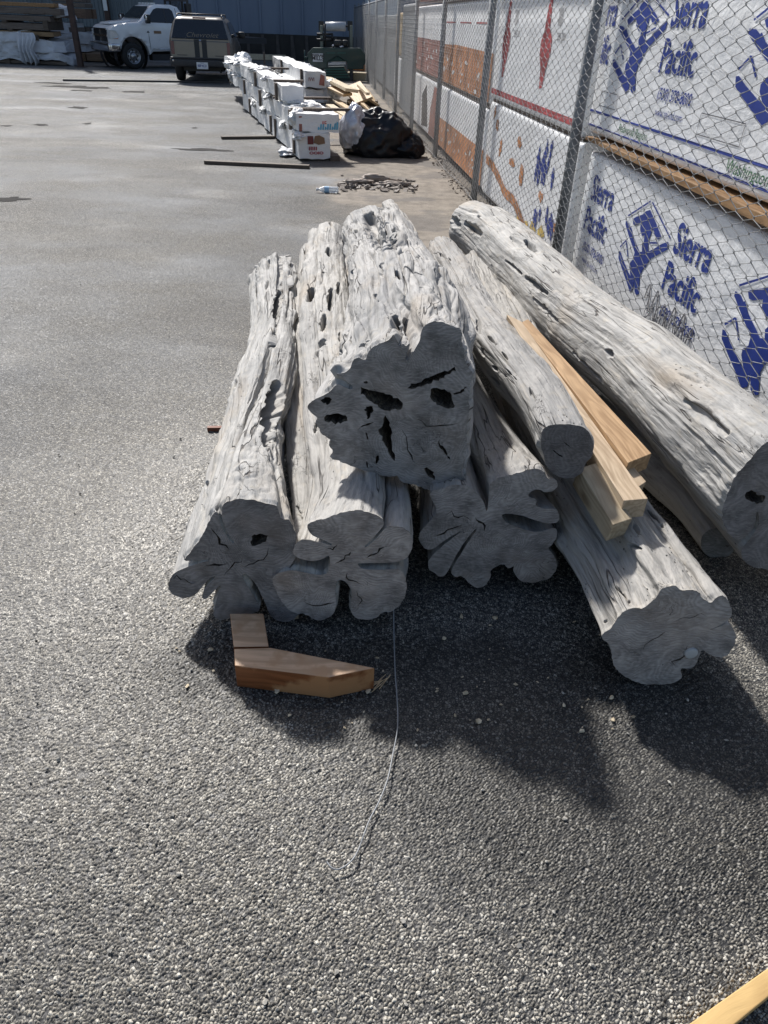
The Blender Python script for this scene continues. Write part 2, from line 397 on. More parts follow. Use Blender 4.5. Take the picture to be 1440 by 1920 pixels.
    if disp:
        rad = t.vmath('LENGTH', t.scalev(t.vmath('SUBTRACT', p2, (0, .6, 0)), (1.9, 1.0, 0))); fade = t.mr(rad, 2.2, 4.6, 1.0, .06)
        dn_ = t.new('ShaderNodeDisplacement'); dn_.inputs['Midlevel'].default_value = 0.0; dn_.inputs['Scale'].default_value = .0045
        t.l(t.math('MULTIPLY', t.math('MAXIMUM', h, 0.0), fade), dn_.inputs['Height'])
        t.l(dn_.outputs[0], t.n['Material Output'].inputs['Displacement']); t.m.displacement_method = 'DISPLACEMENT'
        bn = t.new('ShaderNodeBump'); bn.inputs['Distance'].default_value = .008; t.l(h, bn.inputs['Height']); t.l(t.mr(rad, 2.2, 4.6, .12, 1.0), bn.inputs['Strength']); n = bn.outputs[0]
    else:
        n = t.bump(h, 1.0, .008)
    return t.done(col, rough, 0.0, n, spec=.5)

def mat_damp():
    t = NT('damp_film'); p = t.scalev(t.pos(), (1, 1, 0)); v = t.new('ShaderNodeTexVoronoi'); t.l(p, v.inputs['Vector']); v.inputs['Scale'].default_value = 95
    n = t.noise(p, 3, 5, .6)
    c = t.mix(n, (.022, .021, .02), (.075, .072, .07))
    return t.done(c, .85, 0, t.bump(v.outputs['Distance'], .6, .003), spec=.08)
def mat_wrap(name='white_wrap', col=(.72, .73, .74), wr=1.0, dirt=.15):
    t = NT(name); c = t.coord()
    n = t.noise(t.scalev(c, (3, 3, 9)), 1, 5, .6, dist=1.2); v = t.new('ShaderNodeTexVoronoi'); t.l(t.vmath('ADD', c, t.scalev(t.noise(c, 4, 3, out=1), (.3, .3, .3))), v.inputs['Vector']); v.inputs['Scale'].default_value = 9
    n2 = t.noise(c, 26, 4, .55, dist=1.0)
    h = t.math('ADD', t.math('MULTIPLY', n, 1.0), t.math('MULTIPLY', v.outputs['Distance'], .35)); h = t.math('MULTIPLY_ADD', n2, .3, h)
    d = t.noise(c, 2.5, 6, .65)
    cc = t.mix(t.mr(d, .5, .8, 0, dirt*2), col, (.36, .35, .33))
    return t.done(cc, .42, 0.0, t.bump(h, .8*wr, .02), spec=.45)

M = {}
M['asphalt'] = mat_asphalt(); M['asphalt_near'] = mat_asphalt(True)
M['wrap'] = mat_wrap(); M['wrap2'] = mat_wrap('white_wrap_soiled', (.62, .63, .66), 1.4, .35)
M['galv'] = plain('galvanized_steel', (.27, .275, .28), .5, .35, .2, 30)
M['galvpost'] = plain('weathered_galvanized_post', (.22, .235, .25), .6, .3, .25, 12)
M['blueink'] = plain('blue_ink', (.018, .045, .27), .5, 0, .12, 9)
M['greyink'] = plain('grey_ink', (.12, .12, .14), .6, 0, .2, 9)
M['greenink'] = plain('green_ink', (.03, .15, .06), .6, 0, .2, 9)
M['orangeink'] = plain('orange_ink', (.56, .24, .10), .5, 0, .4, 4)
M['redink'] = plain('red_ink', (.42, .075, .08), .5, 0, .35, 5)
M['brickink'] = plain('faded_red_ink', (.34, .13, .10), .5, 0, .35, 5)
M['yellowink'] = plain('yellow_ink', (.75, .55, .15), .5, 0, .2, 5)
M['black'] = plain('black_plastic', (.012, .012, .013), .45, 0, .2, 6)
M['rubber'] = plain('rubber', (.018, .018, .019), .8, 0, .2, 12)
M['chrome'] = plain('chrome', (.6, .6, .62), .16, 1.0, .1, 6)
M['steel'] = plain('steel', (.42, .43, .45), .38, .9, .2, 8)
M['white'] = plain('white_car_paint', (.72, .74, .77), .3, 0, .04, 2, coat=.4)
M['pewter'] = plain('pewter_car_paint', (.22, .175, .125), .35, .35, .08, 2, coat=.4)
M['pewterside'] = plain('charcoal_car_paint', (.10, .095, .09), .4, .3, .08, 2, coat=.4)
M['trim'] = plain('dark_trim', (.035, .035, .038), .55, 0, .15, 4)
M['glass'] = plain('dark_tinted_glass', (.012, .015, .02), .06, 0, .05, 3, spec=.8)
M['taillight'] = plain('tail_light_red', (.12, .01, .01), .25, 0, .1, 6, coat=.5)
M['amber'] = plain('amber_lens', (.7, .22, .04), .25, 0, .1, 6)
M['lens'] = plain('headlight_lens', (.6, .62, .62), .15, 0, .1, 6, coat=.6)
M['plate'] = plain('licence_plate', (.7, .72, .74), .4, 0, .05, 6)
M['green'] = plain('dark_green_paint', (.007, .038, .032), .4, 0, .12, 4, coat=.2)
M['rust'] = plain('brown_primer_steel', (.075, .045, .038), .7, .1, .3, 6)
M['darkwood'] = mat_lumber('dark_weathered_board', (.12, .095, .075), 'X')
M['pine'] = mat_lumber('yellow_pine', (.62, .46, .28), 'Y')
M['pale'] = mat_lumber('pale_pine', (.66, .56, .40), 'Y')
M['greywood'] = mat_lumber('grey_brown_timber', (.17, .14, .12), 'X')
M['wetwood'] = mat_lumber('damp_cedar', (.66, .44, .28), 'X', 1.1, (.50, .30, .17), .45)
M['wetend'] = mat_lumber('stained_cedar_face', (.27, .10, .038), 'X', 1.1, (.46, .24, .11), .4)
M['wire'] = plain('dull_wire', (.30, .31, .32), .6, .3, .1, 9)
M['bag'] = plain('black_plastic_film', (.008, .009, .012), .36, 0, .2, 9, spec=.35)
M['silver'] = plain('silver_plastic_film', (.55, .57, .62), .25, .25, .2, 9)
# ================================================================ ground
def ground():
    V = [(-120, -30, 0), (120, -30, 0), (120, 160, 0), (-120, 160, 0)]
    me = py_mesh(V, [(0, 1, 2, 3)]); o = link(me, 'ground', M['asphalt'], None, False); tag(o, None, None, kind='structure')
ground()
def near_ground():
    rows = list(np.arange(-1.2, .3, .008)); y = .3
    while y < 6.0: rows.append(y); y += .00165*(y+.6)
    Yr = np.array(rows); side = [0.0]; st = .002
    while side[-1] < 1.9: side.append(side[-1]+st); st = min(st*1.03, .02)
    side = np.array(side[1:]); T = np.concatenate([-.60-side[::-1], np.arange(-.60, .70, .00175), .70+side]); P = np.zeros((len(Yr), len(T), 3))
    P[..., 0] = T[None]*(np.maximum(Yr, .3)[:, None]+.6)*np.where(np.abs(T) > .8, 1.0, 1.0)[None]; P[..., 1] = Yr[:, None]
    P[..., 2] = .0012
    i = np.arange(P.shape[0]*P.shape[1]).reshape(P.shape[:2]); Q = np.stack([i[:-1, :-1], i[:-1, 1:], i[1:, 1:], i[1:, :-1]], -1).reshape(-1, 4)
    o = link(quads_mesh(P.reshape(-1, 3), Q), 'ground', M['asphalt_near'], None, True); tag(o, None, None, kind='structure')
near_ground()

# ================================================================ fence frame: s along the fence (0 at a post), off to the right
FA = np.array([0.81, 8.51, 0]); FE = np.array([-.105962, .99437, 0]); FN = np.array([.99437, .105962, 0])
def fp(s, off, z): return FA+FE*s+FN*off+np.array([0, 0, z])
# ================================================================ the salvaged logs
def chaikin(P, it=1):
    P = np.asarray(P, float)
    for _ in range(it):
        Q = np.roll(P, -1, 0); P = np.stack([P*.78+Q*.22, P*.22+Q*.78], 1).reshape(-1, 2)
    return P
def resample_closed(P, n):
    Q = np.vstack([P, P[:1]]); d = np.r_[0, np.cumsum(np.linalg.norm(np.diff(Q, axis=0), axis=1))]
    t = np.linspace(0, d[-1], n, endpoint=False)
    return np.stack([np.interp(t, d, Q[:, k]) for k in (0, 1)], -1)
def catmull(T, Pk, t):
    Pk = np.asarray(Pk, float); T = np.asarray(T, float); n = len(T)
    m = np.zeros_like(Pk)
    for i in range(n):
        a, b = max(i-1, 0), min(i+1, n-1); m[i] = (Pk[b]-Pk[a])/(T[b]-T[a])
    k = np.clip(np.searchsorted(T, t, side='right')-1, 0, n-2)
    h = (T[k+1]-T[k]); u = (t-T[k])/h
    sh = (slice(None),)+(None,)*(Pk.ndim-1); u = u[sh]; h = h[sh]
    return (2*u**3-3*u**2+1)*Pk[k]+(u**3-2*u**2+u)*h*m[k]+(-2*u**3+3*u**2)*Pk[k+1]+(u**3-u**2)*h*m[k+1]

WOODS = {}
ROT = mat_rot()
def make_log(name, label, face, z0, path, holes=(), pits=(), N=400, K=520, wmax=.6, seed=1, lump=1.0, base=(.40, .39, .37),
             cutbase=(.25, .25, .26), yaw=0.0, rag=.004, wd=.55, tunnel=.16, group='salvaged tree trunks piled on the asphalt', knots=(), rot=26):
    face = np.array(face, float)
    cx, cy = (face.min(0)+face.max(0))/2
    c0 = g(cx, cy, z0); c1 = g(*path[0][:3])
    ax = c1-c0; ax[2] = 0; ax /= np.linalg.norm(ax)
    ca, sa = math.cos(yaw), math.sin(yaw); ax = np.array([ax[0]*ca-ax[1]*sa, ax[0]*sa+ax[1]*ca, 0])
    Rv = np.array([ax[1], -ax[0], 0]); Uv = np.array([0, 0, 1.0])
    def toplane(p):
        d = ray(*p); t = ((c0-C0)@ax)/(d@ax); q = C0+d*t-c0; return (q@Rv, q@Uv)
    out = np.array([toplane(p) for p in face])
    if 0.5*np.sum(out[:, 0]*np.roll(out[:, 1], -1)-np.roll(out[:, 0], -1)*out[:, 1]) < 0: out = out[::-1]
    out = resample_closed(chaikin(out, 1), N)
    mid = (out.max(0)+out.min(0))/2; c0 = c0+Rv*mid[0]+Uv*mid[1]; out = out-mid
    out = np.roll(out, -int(np.argmax(out[:, 0])), 0)
    rs = np.random.RandomState(seed)
    jn = fbm(np.stack([out[:, 0]*90, out[:, 1]*90, out[:, 0]*0], -1), 3, seed); out = out*(1+rag*jn[:, None]/.1*.3)
    ha, hb = (out.max(0)-out.min(0))/2
    print(name, 'c0', np.round(c0, 2), 'half', round(ha, 3), round(hb, 3), 'zmin', round(c0[2]-hb, 3), 'ztop', round(c0[2]+hb, 3))
    ctr = [c0]; rr = [(ha, hb)]
    for (px, py, z, hw, asp) in path:
        c = g(px, py, z); r = hw*m_per_px(c); ctr.append(c); rr.append((r, r*asp))
    ctr = np.array(ctr); rr = np.array(rr)
    T = np.r_[0, np.cumsum(np.linalg.norm(np.diff(ctr, axis=0), axis=1))]; L = T[-1]
    u = np.linspace(0, 1, K); s = L*(u**1.35)
    s[:4] = [0, .002, .006, .012]; s = np.sort(s)
    # the last rings close the far end
    Cc = catmull(T, ctr, s); Rr = np.maximum(catmull(T, rr, s), .01)
    Tg = np.gradient(Cc, s, axis=0); Tg[:, 2] = 0; Tg /= np.linalg.norm(Tg, axis=1, keepdims=True)
    bl = sstep(0, .25, s)[:, None]; Tg = ax[None]*(1-bl)+Tg*bl; Tg /= np.linalg.norm(Tg, axis=1, keepdims=True)
    RV = np.stack([Tg[:, 1], -Tg[:, 0], 0*Tg[:, 0]], -1)
    shp = out/np.array([ha, hb]); 
    ph = 2*np.pi*np.arange(N)/N; 
    # angle that follows the traced outline but never turns back
    thr = np.unwrap(np.arctan2(shp[:, 1], shp[:, 0])); thr = thr-thr[0]
    thr = np.maximum.accumulate(thr); thr = thr/ max(thr[-1], 1e-6)*(2*np.pi*(N-1)/N); ang = .5*ph+.5*thr
    circ = np.stack([np.cos(ang), np.sin(ang)], -1)
    w = wmax*sstep(0, min(wd*L, 2.2), s)
    S = (1-w)[:, None, None]*shp[None]+w[:, None, None]*circ[None]*.93
    # keep the wanted half extents
    ext = (S.max(1)-S.min(1))/2; S = S/ext[:, None, :]
    # twisting flutes
    tw = ph[None, :]+.5*s[:, None]+.8*np.sin(s*1.3+seed)[:, None]
    nv = np.stack([np.cos(tw)*1.6, np.sin(tw)*1.6, np.repeat(s[:, None]*.75, N, 1)], -1)+seed*3.1
    fl = fbm(nv, 3, seed)
    S = S*(1+.075*lump*fl*sstep(.0, .5, s)[:, None])[..., None]
    A = S[..., 0]*Rr[:, 0:1]; B = S[..., 1]*Rr[:, 1:2]
    end = np.clip((L-s)/.07, 0, 1); er = np.sqrt(1-(1-end)**2)*.9+.1; er[end >= 1] = 1
    A = A*er[:, None]; B = B*er[:, None]
    P = Cc[:, None, :]+A[..., None]*RV[:, None, :]+B[..., None]*Uv
    G = np.stack([A, B, np.repeat(s[:, None], N, 1)], -1)
    def normals(P):
        du = np.roll(P, -1, 1)-np.roll(P, 1, 1); dv = np.gradient(P, axis=0)
        n = np.cross(du, dv); n /= np.linalg.norm(n, axis=-1, keepdims=True)+1e-12
        ctrv = P-Cc[:, None, :]; sg = np.sign((n*ctrv).sum(-1).mean()); return n*sg
    Nn = normals(P)
    fade = sstep(0, .02, s)[:, None]
    big = fbm(G*np.array([7, 7, 2.2])+seed, 4, seed+5); med = fbm(G*np.array([24, 24, 5.0])+seed, 4, seed+9)
    knot = np.maximum(fbm(G*np.array([11, 11, 6])+seed*2, 2, seed+20)-.42, 0)
    ribs = np.abs(vnoise(G*np.array([38, 38, 2.0])+seed*1.3, seed+33))
    gr1 = np.abs(vnoise(G*np.array([15, 15, 1.0])+seed*1.9, seed+40)); gr2 = np.abs(vnoise(G*np.array([27, 27, 1.6])+seed*1.1, seed+41)); gm = sstep(-.1, .35, vnoise(G*np.array([6, 6, 1.4])+seed, seed+42))
    groove = -(.016*np.exp(-(gr1/.10)**2)*gm+.006*np.exp(-(gr2/.10)**2))
    dsp = (.011*big+.0045*med+.020*knot+.004*(ribs-.35)+groove*min(1.0, .35+.6*lump))*lump
    P = P+Nn*(dsp*fade)[..., None]
    Nn = normals(P)
    # hollows and rot pockets, placed on whichever side faces the picture
    view = (Nn*(C0-P)).sum(-1) > 0
    px, zz = proj_many(P.reshape(-1, 3)); px = px.reshape(K, N, 2)
    def pick(x, y):
        d = np.hypot(px[..., 0]-x, px[..., 1]-y)+np.where(view, 0, 1e5); k = np.unravel_index(np.argmin(d), d.shape); return P[k], d[k]
    P0 = P.copy()
    def gouge(P, a, b, W, dep, nn, sd):
        ab = b-a; Ls = np.linalg.norm(ab)+1e-9
        rel = P0-a; tt = np.clip((rel@ab)/Ls**2, 0, 1); near = a+tt[..., None]*ab
        dist = np.linalg.norm(P0-near, axis=-1)
        wob = 1+.40*vnoise(P0*42+sd, seed+50)+.2*vnoise(P0*110+sd, seed+51)*(W < .012)
        q = dist/(W*wob*(.45+.55*np.sin(np.pi*np.clip(tt, .06, .94))))
        prof = 1-sstep(.25 if W > .012 else .4, 1.1, q); rim = np.exp(-((q-1.3)/.3)**2)*.10
        return P-nn*(dep*(prof-rim*.35))[..., None]
    for k in range(rot):
        kk = int(K*(.12+.84*rs.rand())); nn_ = rs.randint(N)
        if not view[kk, nn_]: continue
        k2 = min(K-2, kk+int(rs.randint(4, 26))); n2 = (nn_+rs.randint(-3, 4)) % N
        sc = Rr[kk].mean()/.16
        P = gouge(P, P0[kk, nn_], P0[k2, n2], (.0035+.010*rs.rand()**2)*sc, (.012+.035*rs.rand())*sc, Nn[kk, nn_], seed+k)
    for pt in pits:
        x0, y0, x1, y1, wpx, dep = pt
        a, da = pick(x0, y0); b, db = pick(x1, y1)
        if max(da, db) > 30: continue
        W = wpx*m_per_px(a)/2
        nn = Nn[np.unravel_index(np.argmin(np.linalg.norm(P0-a, axis=-1)), (K, N))]
        P = gouge(P, a, b, W*1.15, dep, nn, seed)
    V = P.reshape(-1, 3)
    i = np.arange(K*N).reshape(K, N); a = i[:-1]; b = np.roll(a, -1, 1); c = i[1:]; d = np.roll(c, -1, 1)
    Q = np.stack([a, c, d, b], -1).reshape(-1, 4)
    org = np.array([c0[0], c0[1], max(0.0, c0[2]-hb)])
    # back cap
    Vb = np.vstack([V, P[-1].mean(0)[None]]); nb = len(Vb)-1
    tri = np.stack([i[-1], np.full(N, nb), np.roll(i[-1], -1), np.roll(i[-1], -1)], -1)
    me = bpy.data.meshes.new(name)
    nv = len(Vb); me.vertices.add(nv); me.vertices.foreach_set('co', (Vb-org).ravel())
    tl = np.stack([i[-1], np.full(N, nb), np.roll(i[-1], -1)], -1).astype(np.int32)
    li = np.concatenate([Q.ravel(), tl.ravel()]).astype(np.int32); me.loops.add(len(li)); me.loops.foreach_set('vertex_index', li)
    st = np.concatenate([np.arange(len(Q))*4, len(Q)*4+np.arange(N)*3]).astype(np.int32)
    me.polygons.add(len(st)); me.polygons.foreach_set('loop_start', st)
    me.update(calc_edges=True); me.validate()
    set_attr(me, 'grain', np.vstack([G.reshape(-1, 3)+0*seed, [[0, 0, L]]])+np.array([seed*.9, seed*.4, seed*2.0]))
    # orientation
    o = link(me, name, mat_driftwood('weathered_wood_'+str(seed), base, seed*.37), None, True, tuple(org))
    bm = bmesh.new(); bm.from_mesh(me); bmesh.ops.recalc_face_normals(bm, faces=bm.faces); bm.to_mesh(me); bm.free()
    me.polygons.foreach_set('use_smooth', [True]*len(me.polygons))
    tag(o, label, 'log', group)
    # sawn front end
    ring = P[0]; o2 = np.stack([(ring-c0)@Rv, (ring-c0)@Uv], -1)
    hs = []
    for h in holes:
        hp = np.array([toplane(p) for p in h])-mid; hp = resample_closed(chaikin(hp, 1), max(14, 3*len(h)))
        if 0.5*np.sum(hp[:, 0]*np.roll(hp[:, 1], -1)-np.roll(hp[:, 0], -1)*hp[:, 1]) < 0: hp = hp[::-1]
        hp = hp+.0022*rs.randn(*hp.shape)*(np.ptp(hp, axis=0).min() > .02)+.0006*rs.randn(*hp.shape)
        if pip(hp, o2).all(): hs.append(hp)
        else: print('  hole outside', name)
    for k in range(2 if ha < .12 else rot//3):
        a0 = rs.rand()*2*np.pi; r0 = .08+.35*rs.rand(); r1 = r0+.18+.35*rs.rand(); m_ = 7; tt_ = np.linspace(0, 1, m_)
        off = np.array([.25*rs.randn()*ha, .25*rs.randn()*hb]); aa = a0+.25*np.cumsum(rs.randn(m_))*.35
        cl = np.stack([off[0]+ha*(r0+(r1-r0)*tt_)*np.cos(aa), off[1]+hb*(r0+(r1-r0)*tt_)*np.sin(aa)], -1)
        d_ = np.gradient(cl, axis=0); nn2 = np.stack([-d_[:, 1], d_[:, 0]], -1); nn2 /= np.linalg.norm(nn2, axis=1, keepdims=True)
        wv_ = ((.0012+.0022*rs.rand())*np.sin(np.pi*np.clip(tt_, .04, .96))*(1+.4*rs.randn(m_)).clip(.4, 1.8))[:, None]
        hp = np.vstack([cl-nn2*wv_, (cl+nn2*wv_)[::-1]])
        if 0.5*np.sum(hp[:, 0]*np.roll(hp[:, 1], -1)-np.roll(hp[:, 0], -1)*hp[:, 1]) < 0: hp = hp[::-1]
        clear = pip(cl*1.04, o2).all() and all(np.linalg.norm(hp[:, None]-h2[None], axis=-1).min() > .008 and not pip(hp, h2).any() for h2 in hs)
        edge_d = np.linalg.norm(hp[:, None]-o2[None], axis=-1).min()
        if clear and edge_d > .006 and pip(hp, o2).all(): hs.append(hp)
    V2, F2 = cdt_fill(o2, hs, .012)
    ed = .0022*fbm(np.stack([V2[:, 0]*9, V2[:, 1]*9, 0*V2[:, 0]], -1), 3, seed+2)
    V3 = c0+V2[:, :1]*Rv+V2[:, 1:]*Uv-ax*(ed*.8)[:, None]
    allV = [V3]; F = [list(map(int, f)) for f in F2]; nflat = len(F); base_i = len(V3); gr = [np.c_[V2, 0*V2[:, 0]]]
    for hp in hs:
        n = len(hp); cen = hp.mean(0); rows = []
        size = np.linalg.norm(hp-cen, axis=1).mean(); dd = min(tunnel, 5*size+.04)
        for k, (dp, sc) in enumerate(((-.0, 1.0), (.006, .985), (.02*dd/.1, .96), (.35*dd, .88), (.7*dd, .7), (dd, .45))):
            r2 = cen+(hp-cen)*sc+ (rs.randn(n, 2)*min(.0016, size*.05)*(k > 1))
            rows.append(c0+r2[:, :1]*Rv+r2[:, 1:]*Uv+ax*(dp+(rs.rand(n, 1)-.5)*.008*(k > 1)))
            gr.append(np.c_[r2, np.full(n, dp*3)])
        rows_v = np.concatenate(rows); allV.append(rows_v)
        for k in range(5):
            for j in range(n):
                p = base_i+k*n+j; q = base_i+k*n+(j+1) % n; F.append([q, p, p+n, q+n])
        F.append([base_i+5*n+j for j in range(n)]); base_i += len(rows_v)
    me2 = py_mesh(np.concatenate(allV)-org, F); set_attr(me2, 'grain', np.concatenate(gr)+np.array([seed*.31, seed*.17, 0]))
    me2.polygons.foreach_set('material_index', [0 if k < nflat else 1 for k in range(len(me2.polygons))])
    bm = bmesh.new(); bm.from_mesh(me2); bmesh.ops.remove_doubles(bm, verts=bm.verts, dist=.00005); bm.to_mesh(me2); bm.free()
    link(me2, 'cut_end', [mat_cut('sawn_end_'+str(seed), cutbase), ROT], o, True)
    WOODS[seed] = o
    return o, (c0, ax, Rv, hb)

def zz(off, s, pts): return [(off[0]+x/s, off[1]+y/s) for x, y in pts]

# --- left log
make_log('weathered_log', 'leftmost forked log of the pile, its dark lobed end resting on a cedar block', 
    zz((300, 780), 2.88, [(332,500),(350,465),(420,447),(500,452),(560,468),(628,478),(640,505),(655,560),(700,560),(735,640),(735,760),(690,830),(720,960),(755,1060),(720,1105),(640,1112),(592,1075),(565,1000),(520,905),(455,840),(442,870),(500,960),(552,1045),(478,1075),(400,1080),(340,1105),(285,1085),(300,1010),(335,905),(292,945),(250,990),(222,985),(240,935),(312,858),(262,878),(215,940),(180,975),(110,985),(50,950),(45,900),(75,845),(160,810),(290,772),(205,778),(120,785),(160,740),(220,660),(268,560),(308,500),(322,575),(352,640),(395,692),(402,680),(365,640),(340,575)]),
    .26, [(455, 880, .30, 72, 1.0), (492, 740, .30, 60, 1.0), (514, 640, .29, 47, 1.0), (518, 560, .28, 48, .95), (515, 515, .27, 48, .9)],
    holes=[zz((300, 780), 2.88, [(475,662),(520,648),(570,655),(552,692),(490,722),(468,712)])],
    pits=[(522, 720, 505, 835, 34, .13), (524, 548, 517, 600, 15, .09), (503, 488, 502, 505, 8, .05), (514, 630, 512, 652, 16, .08), (524, 485, 528, 545, 10, .08), (480, 500, 484, 560, 7, .03), (424, 850, 400, 900, 14, .06), (388, 905, 380, 960, 12, .05), (519, 600, 520, 620, 9, .05)],
    seed=1, rot=44, lump=1.05, cutbase=(.22, .205, .20), yaw=-.12)
# --- front centre log
LOGB = make_log('weathered_log', 'smooth pale log with a clover-shaped end, second from the left, wire trailing beneath it',
    zz((300, 780), 2.88, [(790,592),(820,570),(900,552),(980,520),(1060,508),(1140,518),(1200,550),(1215,583),(1160,650),(1100,705),(1110,712),(1170,660),(1228,590),(1300,595),(1350,630),(1368,680),(1355,740),(1310,780),(1258,792),(1110,795),(1060,797),(1088,828),(1200,830),(1290,826),(1312,845),(1335,900),(1325,980),(1280,1035),(1240,1058),(1200,1055),(1180,1085),(1120,1100),(1060,1095),(1030,1060),(1026,1010),(1040,955),(1005,892),(960,882),(942,930),(955,1010),(940,1070),(880,1105),(820,1098),(790,1070),(730,1065),(690,1045),(655,1000),(620,930),(600,880),(640,845),(720,830),(800,850),(870,860),(905,850),(918,800),(915,748),(880,775),(820,785),(750,770),(715,742),(728,690),(760,665),(830,672),(925,700),(932,692),(870,665),(812,640)]),
    .27, [(655, 950, .25, 108, .84), (632, 800, .28, 92, .88), (610, 640, .33, 70, .95), (608, 540, .34, 56, .95), (608, 455, .36, 42, .95)],
    pits=[(584, 540, 580, 565, 15, .09), (608, 512, 607, 545, 9, .10), (622, 540, 619, 580, 11, .09), (608, 590, 604, 620, 11, .09), (604, 640, 603, 675, 19, .12), (575, 468, 576, 480, 9, .06), (616, 465, 617, 480, 10, .07), (616, 885, 622, 915, 10, .05), (556, 950, 566, 1010, 8, .03), (636, 530, 634, 550, 9, .06), (722, 950, 726, 985, 10, .03)],
    seed=2, lump=.8, cutbase=(.36, .32, .295), base=(.405, .39, .365))
# --- top log
Z8 = (600, 600)
LOGC = make_log('weathered_log', 'gnarled log on top of the pile, its broad dark end riddled with rot holes',
    zz(Z8, 4.5, [(400,275),(430,240),(480,208),(560,175),(600,150),(622,120),(650,175),(672,235),(700,200),(722,225),(760,190),(800,215),(838,190),(848,130),(860,75),(900,32),(960,10),(1050,20),(1130,60),(1190,70),(1200,130),(1195,200),(1220,270),(1232,345),(1236,372),(1260,398),(1300,440),(1290,500),(1262,560),(1265,600),(1258,700),(1246,900),(1232,1100),(1215,1220),(1190,1250),(1192,1285),(1250,1385),(1180,1390),(1100,1430),(1010,1430),(960,1445),(880,1420),(800,1390),(680,1365),(650,1310),(570,1325),(400,1280),(200,1200),(75,1160),(110,1110),(70,1060),(100,1020),(60,985),(10,960),(-10,905),(-40,860),(-20,820),(-70,790),(-118,735),(-50,665),(50,630),(110,570),(150,535),(200,560),(262,590),(285,560),(230,520),(170,470),(125,460),(220,440),(255,400),(280,330),(320,310),(360,340),(395,330)]),
    .66, [(752, 690, .68, 136, .80), (757, 590, .70, 120, .76), (732, 510, .68, 84, .86), (712, 458, .64, 68, .85), (700, 432, .62, 60, .85)],
    holes=[zz(Z8, 4.5, h) for h in (
        [(640,300),(700,250),(740,300),(800,290),(840,400),(870,470),(760,470),(700,500),(650,470),(670,400)], [(20,830),(90,800),(200,800),(240,850),(150,880),(60,880)], [(0,690),(60,655),(110,690),(60,735)],
        [(330,580),(400,600),(440,620),(540,630),(640,670),(700,715),(695,765),(600,768),(540,780),(470,725),(400,680),(350,640)],
        [(722,588),(760,562),(840,548),(905,505),(1000,466),(1110,432),(1150,425),(1130,450),(1000,512),(930,548),(850,578),(770,598)], [(1120,640),(1180,612),(1240,580),(1246,588),(1185,628),(1128,655)],
        [(930,600),(960,585),(1040,600),(1110,630),(1100,670),(1150,745),(1060,760),(975,722),(925,655)],
        [(372,765),(400,745),(448,748),(438,800),(402,862),(385,800)],
        [(545,810),(565,870),(598,930),(600,1080),(640,1212),(600,1180),(545,1070),(510,970),(495,935),(530,915)],
        [(475,1155),(492,1150),(496,1195),(472,1232),(460,1210)], [(380,955),(398,965),(408,1040),(393,1005)],
        [(875,1258),(920,1256),(958,1325),(965,1368),(920,1335)], [(985,1045),(1004,1018),(1004,1050),(1075,1130),(1105,1195),(1090,1190),(1050,1130)],
        [(385,1200),(400,1215),(405,1262),(392,1255)], [(360,535),(395,530),(405,548),(375,553)])],
    pits=[(712, 498, 715, 520, 11, .07), (712, 565, 714, 582, 10, .06), (655, 620, 658, 645, 7, .03), (760, 500, 790, 515, 10, .04), (690, 405, 735, 465, 34, .05), (712, 415, 760, 470, 22, .06), (745, 460, 752, 475, 12, .05), (741, 595, 744, 640, 22, .07), (762, 600, 772, 650, 18, .05), (675, 650, 690, 640, 12, .05), (628, 655, 634, 680, 14, .04), (790, 540, 830, 560, 8, .03)],
    seed=3, rot=60, lump=1.3, cutbase=(.27, .255, .245), base=(.37, .36, .345), N=520, wd=.3, wmax=.8)
# --- centre right log under the top log
make_log('weathered_log', 'log tucked under the right side of the gnarled top log, with a frilled scalloped end',
    zz((560, 560), 2.571, [(920,890),(960,865),(1060,840),(1110,822),(1160,822),(1190,840),(1200,870),(1240,875),(1248,905),(1225,930),(1192,935),(1150,915),(1112,935),(1105,955),(1150,965),(1140,990),(1160,1010),(1185,1012),(1240,1012),(1263,1050),(1250,1080),(1200,1085),(1150,1072),(1060,1040),(975,1035),(990,1075),(1060,1105),(1150,1130),(1238,1100),(1250,1140),(1220,1190),(1200,1202),(1240,1250),(1245,1300),(1215,1345),(1150,1370),(1070,1365),(1030,1310),(1045,1288),(1010,1302),(985,1275),(920,1310),(930,1340),(890,1390),(850,1395),(800,1350),(780,1335),(760,1345),(728,1318),(800,1200),(860,1110),(850,1110),(780,1200),(715,1325),(690,1345),(630,1310),(620,1270),(650,1230),(720,1170),(800,1110),(720,1155),(640,1215),(600,1200),(575,1150),(600,1100),(660,1050),(665,1010),(640,960),(630,930),(720,905),(800,892),(850,930),(892,975),(908,1040),(916,960)]),
    .28, [(885, 865, .25, 96, .85), (830, 730, .30, 72, 1.0), (790, 600, .30, 52, 1.0), (745, 440, .30, 36, 1.0), (728, 405, .30, 32, 1.0)],
    pits=[(888, 830, 915, 870, 18, .05), (930, 790, 950, 820, 8, .02), (905, 770, 925, 790, 6, .02)],
    seed=4, rot=26, lump=.9, cutbase=(.31, .285, .27), base=(.35, .335, .315))
